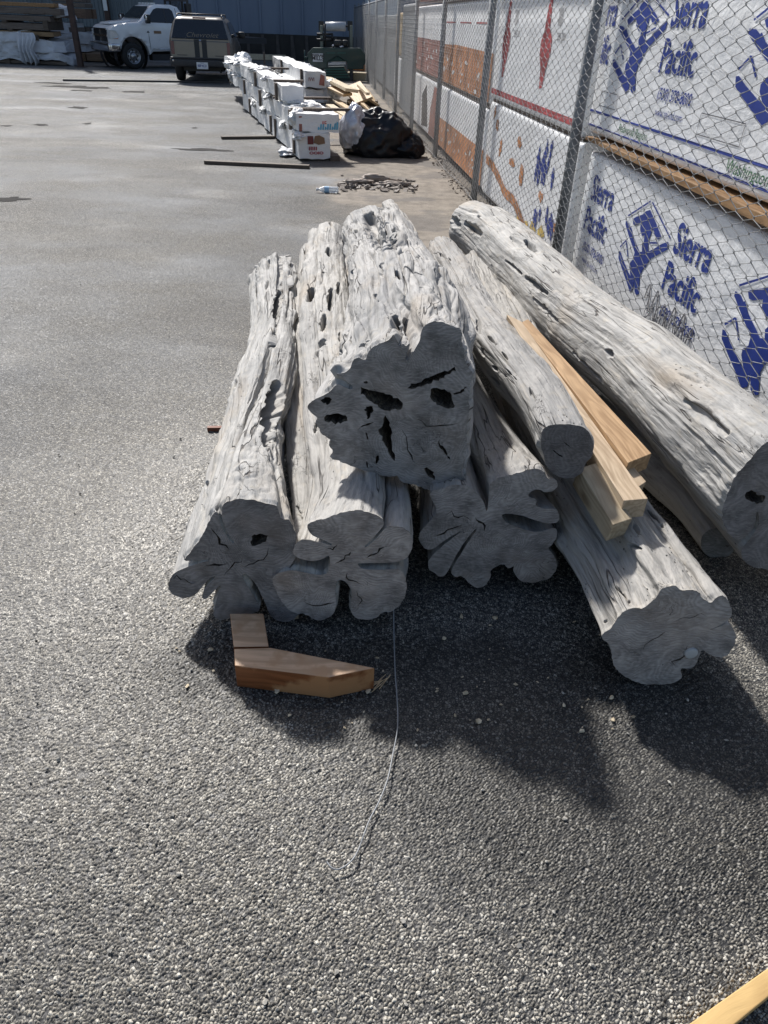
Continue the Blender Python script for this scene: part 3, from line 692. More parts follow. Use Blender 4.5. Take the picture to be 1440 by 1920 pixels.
# --- small log on top right
make_log('weathered_log', 'slimmest log, resting beside the sawn boards with a small round dark end',
    zz((560, 560), 2.571, [(1168,650),(1180,625),(1210,608),(1290,603),(1340,612),(1372,618),(1400,642),(1425,700),(1415,760),(1378,800),(1370,840),(1330,862),(1285,868),(1230,850),(1195,812),(1184,770),(1168,710)]),
    .55, [(1012, 755, .55, 51, 1.0), (945, 672, .55, 50, 1.0), (902, 610, .53, 42, 1.0), (862, 530, .50, 34, 1.0), (826, 466, .47, 27, 1.0)],
    pits=[(903, 655, 908, 665, 12, .04), (826, 475, 836, 486, 8, .03), (850, 540, 866, 580, 9, .03), (895, 600, 900, 625, 8, .02)],
    seed=5, lump=.7, cutbase=(.16, .15, .148), base=(.33, .32, .305), wd=.3)
# --- lower right log
LOGF = make_log('weathered_log', 'fluted log at the lower right, wide lobed end with a pale round knot',
    zz((880, 820), 2.571, [(836,828),(870,800),(903,770),(920,735),(955,718),(990,712),(1020,738),(1060,735),(1110,740),(1120,775),(1168,800),(1190,770),(1230,760),(1255,800),(1270,850),(1250,880),(1190,915),(1150,932),(1200,915),(1245,895),(1280,930),(1285,990),(1250,1045),(1210,1062),(1160,1050),(1120,1020),(1105,1060),(1095,1095),(1060,1118),(1015,1112),(1030,1160),(980,1188),(900,1192),(840,1190),(770,1165),(720,1130),(688,1090),(682,1000),(640,970),(640,945),(682,925),(705,885),(740,840),(790,822),(815,824)]),
    .21, [(1200, 1090, .21, 118, .85), (1120, 970, .22, 104, .9), (1040, 830, .23, 80, .95), (960, 660, .24, 60, .95), (895, 500, .24, 36, 1.0)],
    pits=[(1180, 1020, 1200, 1030, 9, .04), (1190, 985, 1198, 1000, 14, .05), (1135, 1165, 1142, 1190, 10, .03), (1155, 1100, 1180, 1130, 6, .03)],
    holes=[zz((880, 820), 2.571, [(822,834),(832,840),(850,868),(872,895),(892,930),(880,922),(855,895),(836,870)])], seed=6, lump=.8, cutbase=(.36, .33, .31), base=(.35, .335, .31), wd=.7, wmax=.55)
# --- the right-hand giant
Z4 = (1100, 600)
make_log('weathered_log', 'thickest log, nearest the chain-link fence, its end cut by the right picture edge',
    zz(Z4, 3.84, [(1306,872),(1240,930),(1180,1000),(1100,1080),(1040,1180),(1000,1290),(970,1400),(988,1490),(1045,1562),(1090,1588),(1150,1560),(1210,1480),(1220,1380),(1235,1380),(1235,1490),(1180,1570),(1112,1650),(1120,1720),(1200,1782),(1306,1796),(1480,1815),(1680,1760),(1850,1600),(1930,1380),(1900,1130),(1780,960),(1620,850),(1450,820)]),
    .40, [(1335, 812, .42, 122, .98), (1212, 700, .42, 92, 1.0), (1102, 612, .41, 76, 1.0), (1000, 518, .40, 62, 1.02), (925, 448, .38, 54, 1.0), (882, 424, .36, 48, 1.0)],
    holes=[zz(Z4, 3.84, [(1175,1280),(1235,1255),(1250,1290),(1330,1310),(1300,1360),(1215,1350),(1190,1330)])],
    pits=[(845, 408, 862, 424, 15, .06), (872, 418, 902, 440, 13, .07), (985, 450, 1004, 472, 12, .06), (948, 488, 978, 515, 7, .04), (985, 520, 1026, 550, 11, .05), (1000, 560, 1046, 602, 10, .05), (1075, 660, 1130, 718, 8, .04), (1125, 735, 1172, 785, 8, .05), (1285, 752, 1360, 812, 20, .02), (1275, 700, 1330, 725, 7, .015), (1180, 790, 1230, 830, 5, .03), (870, 470, 905, 510, 10, .04), (1225, 900, 1330, 990, 12, .04)],
    seed=7, rot=22, lump=.58, cutbase=(.22, .205, .20), base=(.40, .39, .37), N=400, wmax=.75)
# --- short stub under the giant
make_log('weathered_log', 'short dark-ended stub on the asphalt, mostly hidden beneath the thickest log',
    [(1315,1005),(1330,992),(1352,988),(1372,998),(1380,1018),(1372,1040),(1350,1048),(1328,1044),(1314,1028)],
    .07, [(1300, 950, .09, 42, 1.0), (1180, 830, .09, 38, 1.0), (1120, 760, .09, 30, 1.0)],
    seed=8, rot=2, lump=.6, N=120, K=120, cutbase=(.2, .2, .2))

(kc, kax, kR, khb) = LOGF[1]
d_ = ray(1296, 1225); p_ = C0+d_*(((kc-kax*.003-C0)@kax)/(d_@kax)); m = MB(); m.cyl(tuple(p_+kax*.03), tuple(p_-kax*.004), .021, .019, n=22); k_ = m.build('knot', plain('pale_knot', (.50, .50, .49), .6), None, True, .003)
k_.parent = LOGF[0]; k_.location = -LOGF[0].location
# ================================================================ chain-link fence
def chainlink(s0, s1, z0, z1, off=0.0, w=.072, h=.060, r=.0019):
    nW = int((s1-s0)/w); J = int((z1-z0)/(h/2))
    # each half pitch: straight leg then a tight bend that hooks its neighbour
    zs = []; ss = []; os = []
    for j in range(J+1):
        sg = 1 if j % 2 else -1
        zs += [z0+j*h/2-.0042, z0+j*h/2, z0+j*h/2+.0042]; ss += [sg*(w/2+.000), sg*(w/2+.0042), sg*(w/2+.000)]; os += [-.0030*1, 0, .0030*1]
    zs = np.array(zs); ss = np.array(ss); os = np.array(os)
    i = np.arange(nW); sc = s0+w*i[:, None]+ss[None, :]*np.where(i[:, None] % 2, 1, -1)
    sag = .006*vnoise(np.stack([sc*1.3, zs[None]*1.8+0*sc, 0*sc], -1), 3)+.004*vnoise(np.stack([sc*5, zs[None]*4+0*sc, 0*sc], -1), 4)
    low = .035*np.clip((.22-zs[None])/.2, 0, 1)*vnoise(np.stack([sc*1.9, 0*sc, 0*sc], -1), 8)
    o = off+os[None]*np.where(i[:, None] % 2, 1, -1)+sag+low
    P = FA+sc[..., None]*FE+o[..., None]*FN; P[..., 2] = zs[None]+.006*vnoise(np.stack([sc*.8, zs[None]*2+0*sc, 0*sc], -1), 6)
    return tube_mesh(P, r, 4)
fence = empty('chain_link_fence', tuple(fp(-3.1, 0, 0)))
tag(fence, 'tall galvanized chain-link fence running down the right side in front of the wrapped lumber', 'fence')
def adopt(o, root): o.parent = root; o.location = tuple(-np.array(root.location)); return o
adopt(link(chainlink(-7.4, 27.5, .03, 2.03), 'wire_mesh', M['galv'], None, True), fence)
for k in range(-2, 10):
    s = -3.12 if k == -1 else k*3.05
    r = .037 if k in (-1, 0) else .034
    m = MB(); m.cyl(fp(s, .045, -.02), fp(s, .045, 2.12), r, n=20); m.cyl(fp(s, .045, 2.12), fp(s, .045, 2.15), r*1.1, r*.5, n=20)
    for zt in (.35, .8, 1.25, 1.7): m.cyl(fp(s, .045, zt), fp(s, .045, zt+.006), r+.004, n=20)
    adopt(m.build('post', M['galvpost'], None, True), fence)
m = MB()
m.cyl(fp(-7.4, .045, 2.05), fp(27.5, .045, 2.05), .021, n=10); adopt(m.build('top_rail', M['galvpost'], None, True), fence)
adopt(link(tube_mesh([[fp(s, -.005+.01*math.sin(s*3), .045+.012*math.sin(s*2.1)) for s in np.arange(-7.4, 27.5, .4)]], .0022, 5), 'tension_wire', M['galv'], None, True), fence)

# ================================================================ wrapped lumber behind the fence
OFF = .145
def wrapD(s, z, seed=0):
    s = np.asarray(s, float); z = np.asarray(z, float)+0*s
    q = np.stack([s*1.1, z*2.4, 0*s+seed], -1)
    d = .006*vnoise(q, 11)+.0015*vnoise(q*3.1+5, 12)
    q2 = np.stack([(s+z*.35)*7, (z-s*.15)*16, 0*s], -1)
    return d+.002*vnoise(np.stack([s*3.0+z*1.4, z*1.2-s*.5, 0*s+seed], -1)*1.7, 14)
def wrapped(label, s0, s1, z0, z1, mat, off=OFF, dep=1.1, group='wrapped lumber bundles stacked behind the chain-link fence', seed=0, cat='lumber bundle'):
    root = empty('lumber_bundle', tuple(fp((s0+s1)/2, off+dep/2, z0)))
    tag(root, label, cat, group)
    ns = max(4, int((s1-s0)/.03)); nz = max(4, int((z1-z0)/.02))
    S, Zg = np.meshgrid(np.linspace(s0, s1, ns), np.linspace(z0, z1, nz), indexing='ij')
    D = wrapD(S, Zg, seed)
    ez = np.minimum(Zg-z0, z1-Zg); es = np.minimum(S-s0, s1-S); e = np.minimum(ez, es)
    O = off-D+.022*np.clip(1-e/.03, 0, 1)**2
    P = FA+S[..., None]*FE+O[..., None]*FN; P[..., 2] = Zg
    i = np.arange(ns*nz).reshape(ns, nz)
    Q = np.stack([i[:-1, :-1], i[:-1, 1:], i[1:, 1:], i[1:, :-1]], -1).reshape(-1, 4)
    V = list(P.reshape(-1, 3)); F = [list(q) for q in Q.tolist()]
    # back box
    b = len(V); V += [fp(s0, off+dep, z0), fp(s1, off+dep, z0), fp(s1, off+dep, z1), fp(s0, off+dep, z1)]
    F.append([b, b+1, b+2, b+3])
    F.append([int(x) for x in i[:, -1]]+[b+2, b+3]); F.append([int(x) for x in i[::-1, 0]]+[b, b+1])
    F.append([int(x) for x in i[0, ::1]]+[b+3, b]); F.append([int(x) for x in i[-1, ::-1]]+[b+1, b+2])
    me = py_mesh(V, F); bm = bmesh.new(); bm.from_mesh(me); bmesh.ops.recalc_face_normals(bm, faces=bm.faces); bm.to_mesh(me); bm.free()
    adopt(link(me, 'plastic_wrap', mat, None, False), root)
    me.polygons.foreach_set('use_smooth', [len(p.vertices) == 4 and k < len(Q) for k, p in enumerate(me.polygons)])
    root['_off'] = off; root['_seed'] = seed
    return root
def ink(root, name, V2, F, mat, lift=.004):
    """flat print laid on the wrap: V2 = (s, z) pairs"""
    V2 = np.asarray(V2, float); off = root['_off']; sd = root['_seed']
    D = wrapD(V2[:, 0], V2[:, 1], sd)
    P = FA+V2[:, :1]*FE+(off-D-lift)[:, None]*FN; P[:, 2] = V2[:, 1]
    return adopt(link(py_mesh(P, F), name, mat, None, False), root)
def print_poly(root, name, poly, mat, lift=.0035, grid=.05):
    V, F = cdt_fill(np.array(poly, float), [], grid); return ink(root, name, V, [list(map(int, f)) for f in F], mat, lift)
def print_text(root, txt, s, z, size, mat, sx=.8, shear=.12, bold=0.0, name='lettering'):
    V, F = text_mesh(txt, size, shear, sx, bold); V = V.copy(); V[:, 0] = s-V[:, 0]; V[:, 1] += z
    return ink(root, name, V, F, mat)
def tree_logo(root, s, z, w, h):
    """arrow-tree emblem: x right (towards -s), unit square"""
    def T(P): return [(s-x*w, z+y*h) for x, y in P]
    polys = [[((a-.125)/.66, b/.436) for a, b in [(0.446, 0.436), (0.392, 0.419), (0.359, 0.396), (0.278, 0.369), (0.231, 0.348), (0.256, 0.324), (0.291, 0.326), (0.335, 0.343), (0.363, 0.352), (0.372, 0.322), (0.421, 0.297), (0.451, 0.311), (0.462, 0.275), (0.447, 0.257), (0.465, 0.227), (0.433, 0.217), (0.406, 0.229), (0.301, 0.269), (0.188, 0.317), (0.134, 0.32), (0.135, 0.301), (0.239, 0.252), (0.365, 0.2), (0.368, 0.163), (0.333, 0.136), (0.339, 0.111), (0.382, 0.075), (0.346, 0.082), (0.224, 0.124), (0.151, 0.154), (0.125, 0.151), (0.142, 0.114), (0.247, 0.07), (0.347, 0.031), (0.421, -0.003), (0.46, 0.016), (0.45, 0.072), (0.489, 0.018), (0.525, 0.008), (0.556, 0.023), (0.514, 0.104), (0.527, 0.145), (0.553, 0.164), (0.599, 0.222), (0.681, 0.262), (0.778, 0.309), (0.784, 0.336), (0.765, 0.346), (0.697, 0.319), (0.618, 0.278), (0.551, 0.247), (0.529, 0.276), (0.525, 0.311), (0.537, 0.335), (0.534, 0.355), (0.565, 0.355), (0.58, 0.338), (0.639, 0.328), (0.673, 0.349), (0.608, 0.377), (0.55, 0.4)]]]
    for P in polys: print_poly(root, 'emblem', T(P), M['blueink'])
    # thin outline strokes of the roof shape
    for a, b in (((.04, .80), (.46, 1.09)), ((.50, 1.09), (1.0, .84)), ((.01, .40), (.12, .52)), ((.12, .52), (.24, .36)), ((.16, .70), (.33, .52)), ((.62, .66), (.80, .72))):
        d = np.array(b)-np.array(a); n = np.array([-d[1], d[0]]); n = n/np.linalg.norm(n)*.010
        print_poly(root, 'emblem', T([tuple(np.array(a)+n), tuple(np.array(a)-n), tuple(np.array(b)-n), tuple(np.array(b)+n)]), M['blueink'], .004)

wb = mat_wrap('white_bundle_wrap', (.88, .89, .90), .65, .15)
n1l = wrapped('nearest lower white-wrapped bundle behind the fence, blue lettering and tree emblems, dark scribble below', -6.9, -3.17, .05, .93, wb, seed=1)
n1u = wrapped('nearest upper white-wrapped bundle behind the fence, blue lettering above two thin blue lines', -6.9, -3.02, 1.035, 1.90, wb, seed=2)
n1t = wrapped('white-wrapped bundle on top of the nearest stack behind the fence', -6.9, -3.05, 1.98, 2.75, wb, seed=3)
n2l = wrapped('lower white bundle behind the second fence bay with orange and blue smears', -3.0, .10, .07, .955, wb, seed=4)
n2u = wrapped('upper white bundle behind the second fence bay with red spindle marks and a red stripe', -2.92, .12, .985, 1.88, wb, seed=5)
n3l = wrapped('lower white bundle with an orange lower half behind the third fence bay', .2, 3.75, .10, .87, wb, seed=6)
n3u = wrapped('upper white bundle with a broad orange band behind the third fence bay', .2, 3.72, .92, 1.84, wb, seed=7)
n3t = wrapped('faded red bundle on top of the stack with orange bands', .3, 3.75, 1.91, 2.7, M['brickink'], seed=8)
n4u = wrapped('upper white bundle with a faded red band behind the fourth fence bay', 3.85, 6.9, .92, 1.84, wb, seed=9)
n4l = wrapped('lower torn white bundle with dark and red patches behind the fourth fence bay', 3.9, 7.0, .10, .87, wb, seed=10)
n2t = wrapped('white bundle on top of the stack with red spindle marks', -2.9, .15, 1.95, 2.7, wb, seed=14)
n4t = wrapped('faded red bundle topmost behind the fourth fence bay', 3.9, 6.9, 1.91, 2.7, M['brickink'], seed=15)
# near lower
def brand(root, s, z, sz, phone, web):
    print_text(root, 'Sierra', s, z, sz, M['blueink'], .80, .10, .004)
    print_text(root, 'Pacific', s+.03, z-sz*.93, sz, M['blueink'], .80, .10, .004)
    print_text(root, phone, s-.03, z-sz*1.50, sz*.36, M['blueink'], .85, .12, .001)
    print_text(root, web, s-.05, z-sz*1.86, sz*.26, M['blueink'], .85, .12)
for s in (-3.34, -4.68, -6.02): brand(n1l, s, .665, .215, '(530) 378-8000', 'www.spi-ind.com')
for s in (-4.02, -5.37): tree_logo(n1l, s+.02, .33, .63, .46)
print_text(n1u, 'rra', -3.05, 1.63, .215, M['blueink'], .66, .10, .004); print_text(n1u, 'ific', -3.06, 1.43, .215, M['blueink'], .66, .10, .004)
for s in (-4.04, -5.62): brand(n1u, s, 1.63, .215, '(530) 378-8000', 'www.spi-ind.com')
for s in (-3.28, -4.84, -6.3): tree_logo(n1u, s-.02, 1.30, .70, .45)
for za, zb in ((1.155, 1.168), (1.075, 1.086)): print_poly(n1u, 'blue_line', [(-3.04, za), (-6.88, za), (-6.88, zb), (-3.04, zb)], M['blueink'])
print_text(n1u, 'Redwood Region', -3.62, 1.10, .062, M['greenink'], 1.0, .2); print_text(n1u, 'Washington', -4.98, 1.095, .078, M['greenink'], 1.0, .2)
for a, b, c, d in ((-5.05, -4.62, 1.20, 1.29), (-3.5, -3.2, 1.20, 1.28)):
    for P in ([(a, c), (b, c), (b, c+.004), (a, c+.004)], [(a, d), (b, d), (b, d+.004), (a, d+.004)], [(a, c), (a+.004, c), (a+.004, d), (a, d)], [(b, c), (b+.004, c), (b+.004, d), (b, d)]):
        print_poly(n1u, 'box_outline', P, M['greyink'])
def scribble(root, pts, w, mat, name='scribble'):
    pts = np.array(pts, float); d = np.gradient(pts, axis=0); n = np.stack([-d[:, 1], d[:, 0]], -1); n /= np.linalg.norm(n, axis=1, keepdims=True)+1e-9
    V = np.vstack([pts+n*w/2, pts-n*w/2]); k = len(pts); F = [[i, i+1, k+i+1, k+i] for i in range(k-1)]
    return ink(root, name, V, F, mat, .006)
t = np.linspace(0, 1, 60)
scribble(n1l, np.stack([-4.50-.62*t, .36-.02*t+.075*np.sin(t*34)+.02*np.sin(t*11)], -1), .012, M['greyink'])
scribble(n1l, np.stack([-4.52-.60*t-.02*np.sin(t*60), .33-.03*t+.06*np.sin(t*41+1)], -1), .009, M['greyink'])
scribble(n1u, np.stack([-3.15-.75*t, 1.79+.05*np.sin(t*50)], -1), .010, M['greyink'])
# second bay
print_poly(n2u, 'red_stripe', [(.11, 1.03), (-2.9, 1.03), (-2.9, 1.075), (.11, 1.075)], M['redink'])
for s in (-.30, -1.72):
    print_poly(n2u, 'red_mark', [(s+.02, 1.19), (s-.05, 1.20), (s-.10, 1.33), (s-.17, 1.44), (s-.17, 1.54), (s-.08, 1.60), (s-.07, 1.80), (s-.03, 1.86), (s+.03, 1.74), (s+.07, 1.58), (s+.13, 1.52), (s+.13, 1.42), (s+.05, 1.33)], M['redink'])
    print_text(n2u, 'IIII', s-.28, 1.62, .16, M['greyink'], .7, 0.0); print_text(n2u, '28-20', s-.30, 1.53, .07, M['greyink'], 1.3, 0)
rs_ = np.random.RandomState(5)
def blob(root, s, z, ws, hz, mat, name, seed):
    a = np.linspace(0, 2*np.pi, 26, endpoint=False); rr = 1+.45*vnoise(np.stack([np.cos(a)*1.7, np.sin(a)*1.7, 0*a+seed], -1), 40)
    print_poly(root, name, [(s+ws*r*math.cos(x), z+hz*r*math.sin(x)) for x, r in zip(a, rr)], mat, .004+.0004*(seed % 5))
sm = [(.02, .42), (-.35, .40), (-.7, .34), (-1.0, .27), (-1.35, .26), (-1.6, .2), (-1.9, .12), (-2.3, .10)]
scribble(n2l, catmull(np.arange(8), sm, np.linspace(0, 7, 50)), .085, M['orangeink'], 'orange_smear')
for k, (s, z, a, b) in enumerate(((-.35, .78, .06, .05), (-.6, .60, .05, .09), (-1.15, .55, .12, .035), (-1.5, .5, .06, .08), (-.2, .88, .04, .06), (-2.2, .45, .07, .04), (-2.75, .33, .1, .05), (-2.7, .12, .12, .06), (-1.3, .74, .07, .04))): blob(n2l, s, z, a, b, M['orangeink'], 'orange_smear', k)
for k in range(15): blob(n2l, -2.15-.12*rs_.randn(), .66+.08*rs_.randn(), .035, .075, M['blueink'], 'blue_smear', k+20)
for k in range(12): blob(n2l, -2.1-.55*rs_.rand(), .22+.15*rs_.rand(), .03, .06, M['blueink'], 'blue_smear', k+50)
for k in range(4): blob(n2l, -1.6-.25*k, .12+.03*k, .08, .05, M['yellowink'], 'yellow_smear', k+70)
# third bay
print_poly(n3u, 'orange_band', [(.21, .935), (3.70, .935), (3.70, 1.37), (2.4, 1.39), (.21, 1.37)], M['orangeink'])
print_poly(n3l, 'orange_band', [(.21, .11), (3.74, .115), (3.74, .47), (2.0, .475), (.21, .47)], M['orangeink'])
print_poly(n4u, 'red_band', [(3.86, .935), (6.88, .935), (6.88, 1.40), (3.86, 1.40)], M['brickink'])
print_poly(n4l, 'red_band', [(3.91, .13), (4.6, .12), (4.5, .5), (4.2, .82), (3.95, .8)], M['brickink'])
print_poly(n4l, 'dark_tear', [(4.75, .2), (5.5, .15), (5.6, .6), (5.1, .78), (4.9, .5)], M['trim'])
def scuffs(root, s0, s1, z0, z1, n, mat, seed):
    q = np.random.RandomState(seed)
    for k in range(n): blob(root, s0+(s1-s0)*q.rand(), z0+(z1-z0)*q.rand(), .02+.07*q.rand(), .012+.02*q.rand(), mat, 'scuff', k+seed)
for root, z0, z1 in ((n3u, .98, 1.33), (n3l, .15, .43)):
    for s in (.75, 1.9, 3.0):
        print_text(root, 'IIII', s+.25, z1-.12, .085, M['wrap'], 1.1, 0); print_text(root, 'OI IO', s+.25, z1-.24, .075, M['wrap'], 1.1, 0)
    scuffs(root, .3, 3.6, z0, z1, 14, M['wrap'], int(z0*100))
scuffs(n4u, 4, 6.8, 1.0, 1.35, 14, M['wrap'], 7)
for s in (.5, 1.6, 2.7): print_poly(n3u, 'red_line', [(s, 1.62), (s+.75, 1.62), (s+.75, 1.635), (s, 1.635)], M['redink'])
# board runners between the tiers
def runner(label, s0, s1, z0, z1, off, dep, mat, tip=False):
    m = MB(); m.prism([fp(s0, off, z0), fp(s1, off+(.04 if tip else 0), z0+(.03 if tip else 0)), fp(s1, off+(.04 if tip else 0), z1), fp(s0, off, z1)], FN*dep)
    o = m.build('board', mat, None, False, .004); tag(o, label, 'board', 'boards between the wrapped bundles'); return o
M['runner'] = mat_lumber('orange_brown_board', (.33, .20, .10), 'Y')
runner('orange-brown board sticking out between the two nearest bundles behind the fence', -6.9, -3.12, .962, 1.014, .075, .9, M['runner'], True)
runner('dark board between the two bundles of the second fence bay', -2.95, .05, .958, .982, .16, .9, M['darkwood'])
runner('dark board between the orange-banded bundles', .22, 3.7, .872, .918, .16, .9, M['darkwood'])
runner('dark board between the bundles of the fourth fence bay', 3.9, 6.9, .872, .918, .16, .9, M['darkwood'])
runner('pale weathered board on top of the upper orange-banded bundle', .25, 3.7, 1.843, 1.908, .13, .9, M['greywood'])
# further along the fence
wt = mat_wrap('grey_tarp', (.22, .24, .26), 1.2, .3)
wrapped('grey-tarped bundle beyond the red-banded ones, behind the fence', 7.2, 9.3, .08, 1.9, wt, seed=21)
tanw = mat_lumber('bare_tan_lumber', (.50, .36, .17), 'Z')
wrapped('narrow bundle of bare tan lumber standing behind the fence', 9.9, 11.2, 1.0, 1.78, tanw, seed=22, off=.2)
wrapped('pale bundle low down under the bare tan lumber', 9.9, 11.2, .1, .95, wb, seed=23, off=.2)
wrapped('long low grey-tarped bundle far along the fence', 12.0, 19.5, .08, 1.75, wt, seed=24, off=.3)
wrapped('farthest grey-tarped bundle behind the fence', 20.0, 26.5, .08, 1.6, wt, seed=25, off=.5)
for o in bpy.data.objects:
    for k in ('_off', '_seed'):
        if k in o: del o[k]
# dry debris along the fence foot
def debris(label, s0, s1, o0, o1, n, mat, seed, size=.03):
    q = np.random.RandomState(seed); m = MB()
    for k in range(n):
        s = s0+(s1-s0)*q.rand(); o = o0+(o1-o0)*q.rand(); sz = size*(.4+q.rand()); p = fp(s, o, sz*.18+.002)
        m.box(tuple(p), (sz*(.6+q.rand()), sz*(.3+.5*q.rand()), sz*.25), q.rand()*6, q.randn()*.3, q.randn()*.3)
    o = m.build('debris', mat, None); tag(o, label, 'debris', None, 'stuff'); return o
debris('dry leaves and chips lying along the foot of the fence', -3, 8, -.10, .10, 420, mat_lumber('leaf_litter', (.16, .13, .10), 'X'), 4, .022)
# ================================================================ far end of the yard
def atY(px, py, Yw):
    d = ray(px, py); t = Yw/d[1]; p = C0+d*t; return p
# ---- warehouse wall
WP = np.array([-4.9, 39.2, 0]); WD = np.array([.99437, .105962, 0]); WN = np.array([.105962, -.99437, 0])
def wp(a, o, z): return WP+WD*a+WN*o+np.array([0, 0, z])
wall = empty('warehouse', tuple(wp(0, -1, 0))); tag(wall, 'tall blue-grey corrugated metal warehouse closing the far end of the yard', 'building')
def corr(a0, a1, z0, z1, pitch, dp, mat, name, flat=.5):
    xs = []; os = []
    x = a0
    while x < a1:
        for f, o in ((0, 0), (flat, 0), (flat+.12*(1-flat)/.5*.8, 1), (1-.12*(1-flat)/.5*.8, 1)): xs.append(x+f*pitch); os.append(o*dp)
        x += pitch
    P = []
    for z in (z0, z1): P += [wp(a, o, z) for a, o in zip(xs, os)]
    n = len(xs); F = [(i, i+1, n+i+1, n+i) for i in range(n-1)]
    adopt(link(py_mesh(P, F), name, mat, None, False), wall)
tb = NT('blue_cladding'); c_ = tb.pos(); nn_ = tb.noise(tb.scalev(c_, (1.2, 1, .12)), 1, 5, .6)
mb_ = tb.done(tb.ramp(nn_, [(.3, (.115, .15, .215)), (.55, (.15, .19, .265)), (.8, (.18, .215, .28))]), .5, .1)
tg = NT('grey_blue_cladding'); c_ = tg.pos(); nn_ = tg.noise(tg.scalev(c_, (1.5, 1, .15)), 1, 5, .6)
mg_ = tg.done(tg.ramp(nn_, [(.3, (.10, .125, .145)), (.55, (.14, .17, .195)), (.8, (.18, .205, .225))]), .5, .2)
corr(-6.3, 12, .0, 12.3, .95, .05, mb_, 'blue_cladding', .86)
corr(-45, -6.3, .0, 12.3, .16, .035, mg_, 'corrugated_cladding', .45)
m = MB(); m.prism([wp(-45, -.1, 0), wp(12, -.1, 0), wp(12, -.1, 12.3), wp(-45, -.1, 12.3)], WN*-14); adopt(m.build('hall', mg_, None), wall)
DP = plain('worn_dock_post', (.075, .065, .06), .8, 0, .3, 4)
# dark dock face at the bottom
m = MB(); m.prism([wp(-12, .06, 0), wp(5.6, .06, 0), wp(5.6, .06, .98), wp(-12, .06, .98)], WN*.35); 
dk = m.build('loading_dock', plain('dark_dock_timber', (.03, .027, .025), .8, 0, .4, 3), None); tag(dk, 'low dark loading dock along the foot of the blue wall', 'loading dock')
for k in range(26):
    m = MB(); a = -11.5+k*.66; m.prism([wp(a, .41, 0), wp(a+.12+.1*random.random(), .41, 0), wp(a+.12, .41, .95), wp(a, .41, .95)], WN*.04); q = m.build('dock_post', DP, None); q.parent = dk
m = MB(); m.box(tuple(wp(-2.0, 1.2, .12)), (3.0, .5, .2), .1); q = m.build('timber', M['pale'], None); tag(q, 'pale squared timber lying flat at the foot of the dark dock', 'timber')
# ---- brown canopy post
a = g(152, 126); m = MB(); m.box((a[0], a[1], 1.35), (.17, .17, 2.7)); m.box((a[0], a[1], .01), (.34, .34, .02)); m.box((a[0], a[1], 2.72), (.3, .3, .04))
q = m.build('steel_post', M['rust'], None, False, .01); tag(q, 'brown steel column standing right of the timber stacks', 'column')
a = wp(-8.3, .25, 0); m = MB(); m.box((a[0], a[1], 3), (.2, .2, 6)); m.box((a[0], a[1], .02), (.4, .4, .04)); q = m.build('steel_post', M['rust'], None, False, .01); tag(q, 'dark steel column behind the white pickup with a pale sign strip', 'column')
m = MB(); m.box((a[0], a[1]-.12, 2.0), (.17, .02, .8)); s_ = m.build('sign_strip', M['plate'], None); s_.parent = q

# ---- timber stacks at the left
def slabpx(x0, x1, y0, y1, Yw, dep, mat, name, label, cat, grp, n=1, wrapm=False, seed=0):
    a = atY(x0, (y0+y1)/2, Yw); b = atY(x1, (y0+y1)/2, Yw)
    t0 = atY((x0+x1)/2, y1, Yw)[2]; t1 = atY((x0+x1)/2, y0, Yw)[2]; t0 = max(t0, .02)
    q = np.random.RandomState(seed+abs(int(y0))+abs(int(x0))); root = empty(name, (b[0]-.5, Yw+dep/2, t0)); tag(root, label, cat, grp)
    w = dep/4
    for k in range(4):
        m = MB(); dx = -.35*q.rand() if k else 0; h = (t1-t0)*(.96-.05*q.rand())
        m.box(((a[0]+b[0]+dx)/2, Yw+w*(k+.5), t0+h/2), (b[0]-a[0]+dx, w*.95, h)); adopt(m.build('beam', mat, None, False, .012), root)
    return root
YS = 28.3
gA = 'timber courses of the near left stack'
for r in (( -60, 101, 3, 11, M['runner'], 'top tan course of the near left timber stack'), (-60, 112, 12.5, 25, M['greywood'], 'grey second course from the top of the near left timber stack'),
          (-60, 93, 27, 38, M['greywood'], 'third course from the top of the near left timber stack'), (-60, 82, 41, 54, M['greywood'], 'deep brown course in the middle of the near left timber stack'),
          (-60, 99, 57, 66, mat_lumber('tan_timber', (.33, .22, .12), 'X'), 'tan course just above the white wrapped ones at left'), (-60, 92, 93.5, 99, M['greywood'], 'thin bare course between the two wrapped ones at left'),
          (-60, 124, 112, 121, M['greywood'], 'bottom course of the near left timber stack on the ground')):
    slabpx(*r[:4], YS, 1.5, r[4], 'timber_course', r[5], 'timber stack', gA)
for x, y0, y1 in ((9, 38, 41), (60, 38, 41), (50, 25, 27), (88, 38, 57), (20, 54, 57), (17, 109, 122), (70, 66, 76)):
    a = atY(x, y1, YS); b = atY(x, y0, YS); m = MB(); m.box((a[0], YS+.6, (a[2]+b[2])/2), (.16, 1.3, b[2]-a[2]+.0)); q = m.build('spacer_block', M['darkwood'], None); tag(q, 'dark spacer block between timber courses at left', 'spacer', 'spacer blocks in the left timber stack')
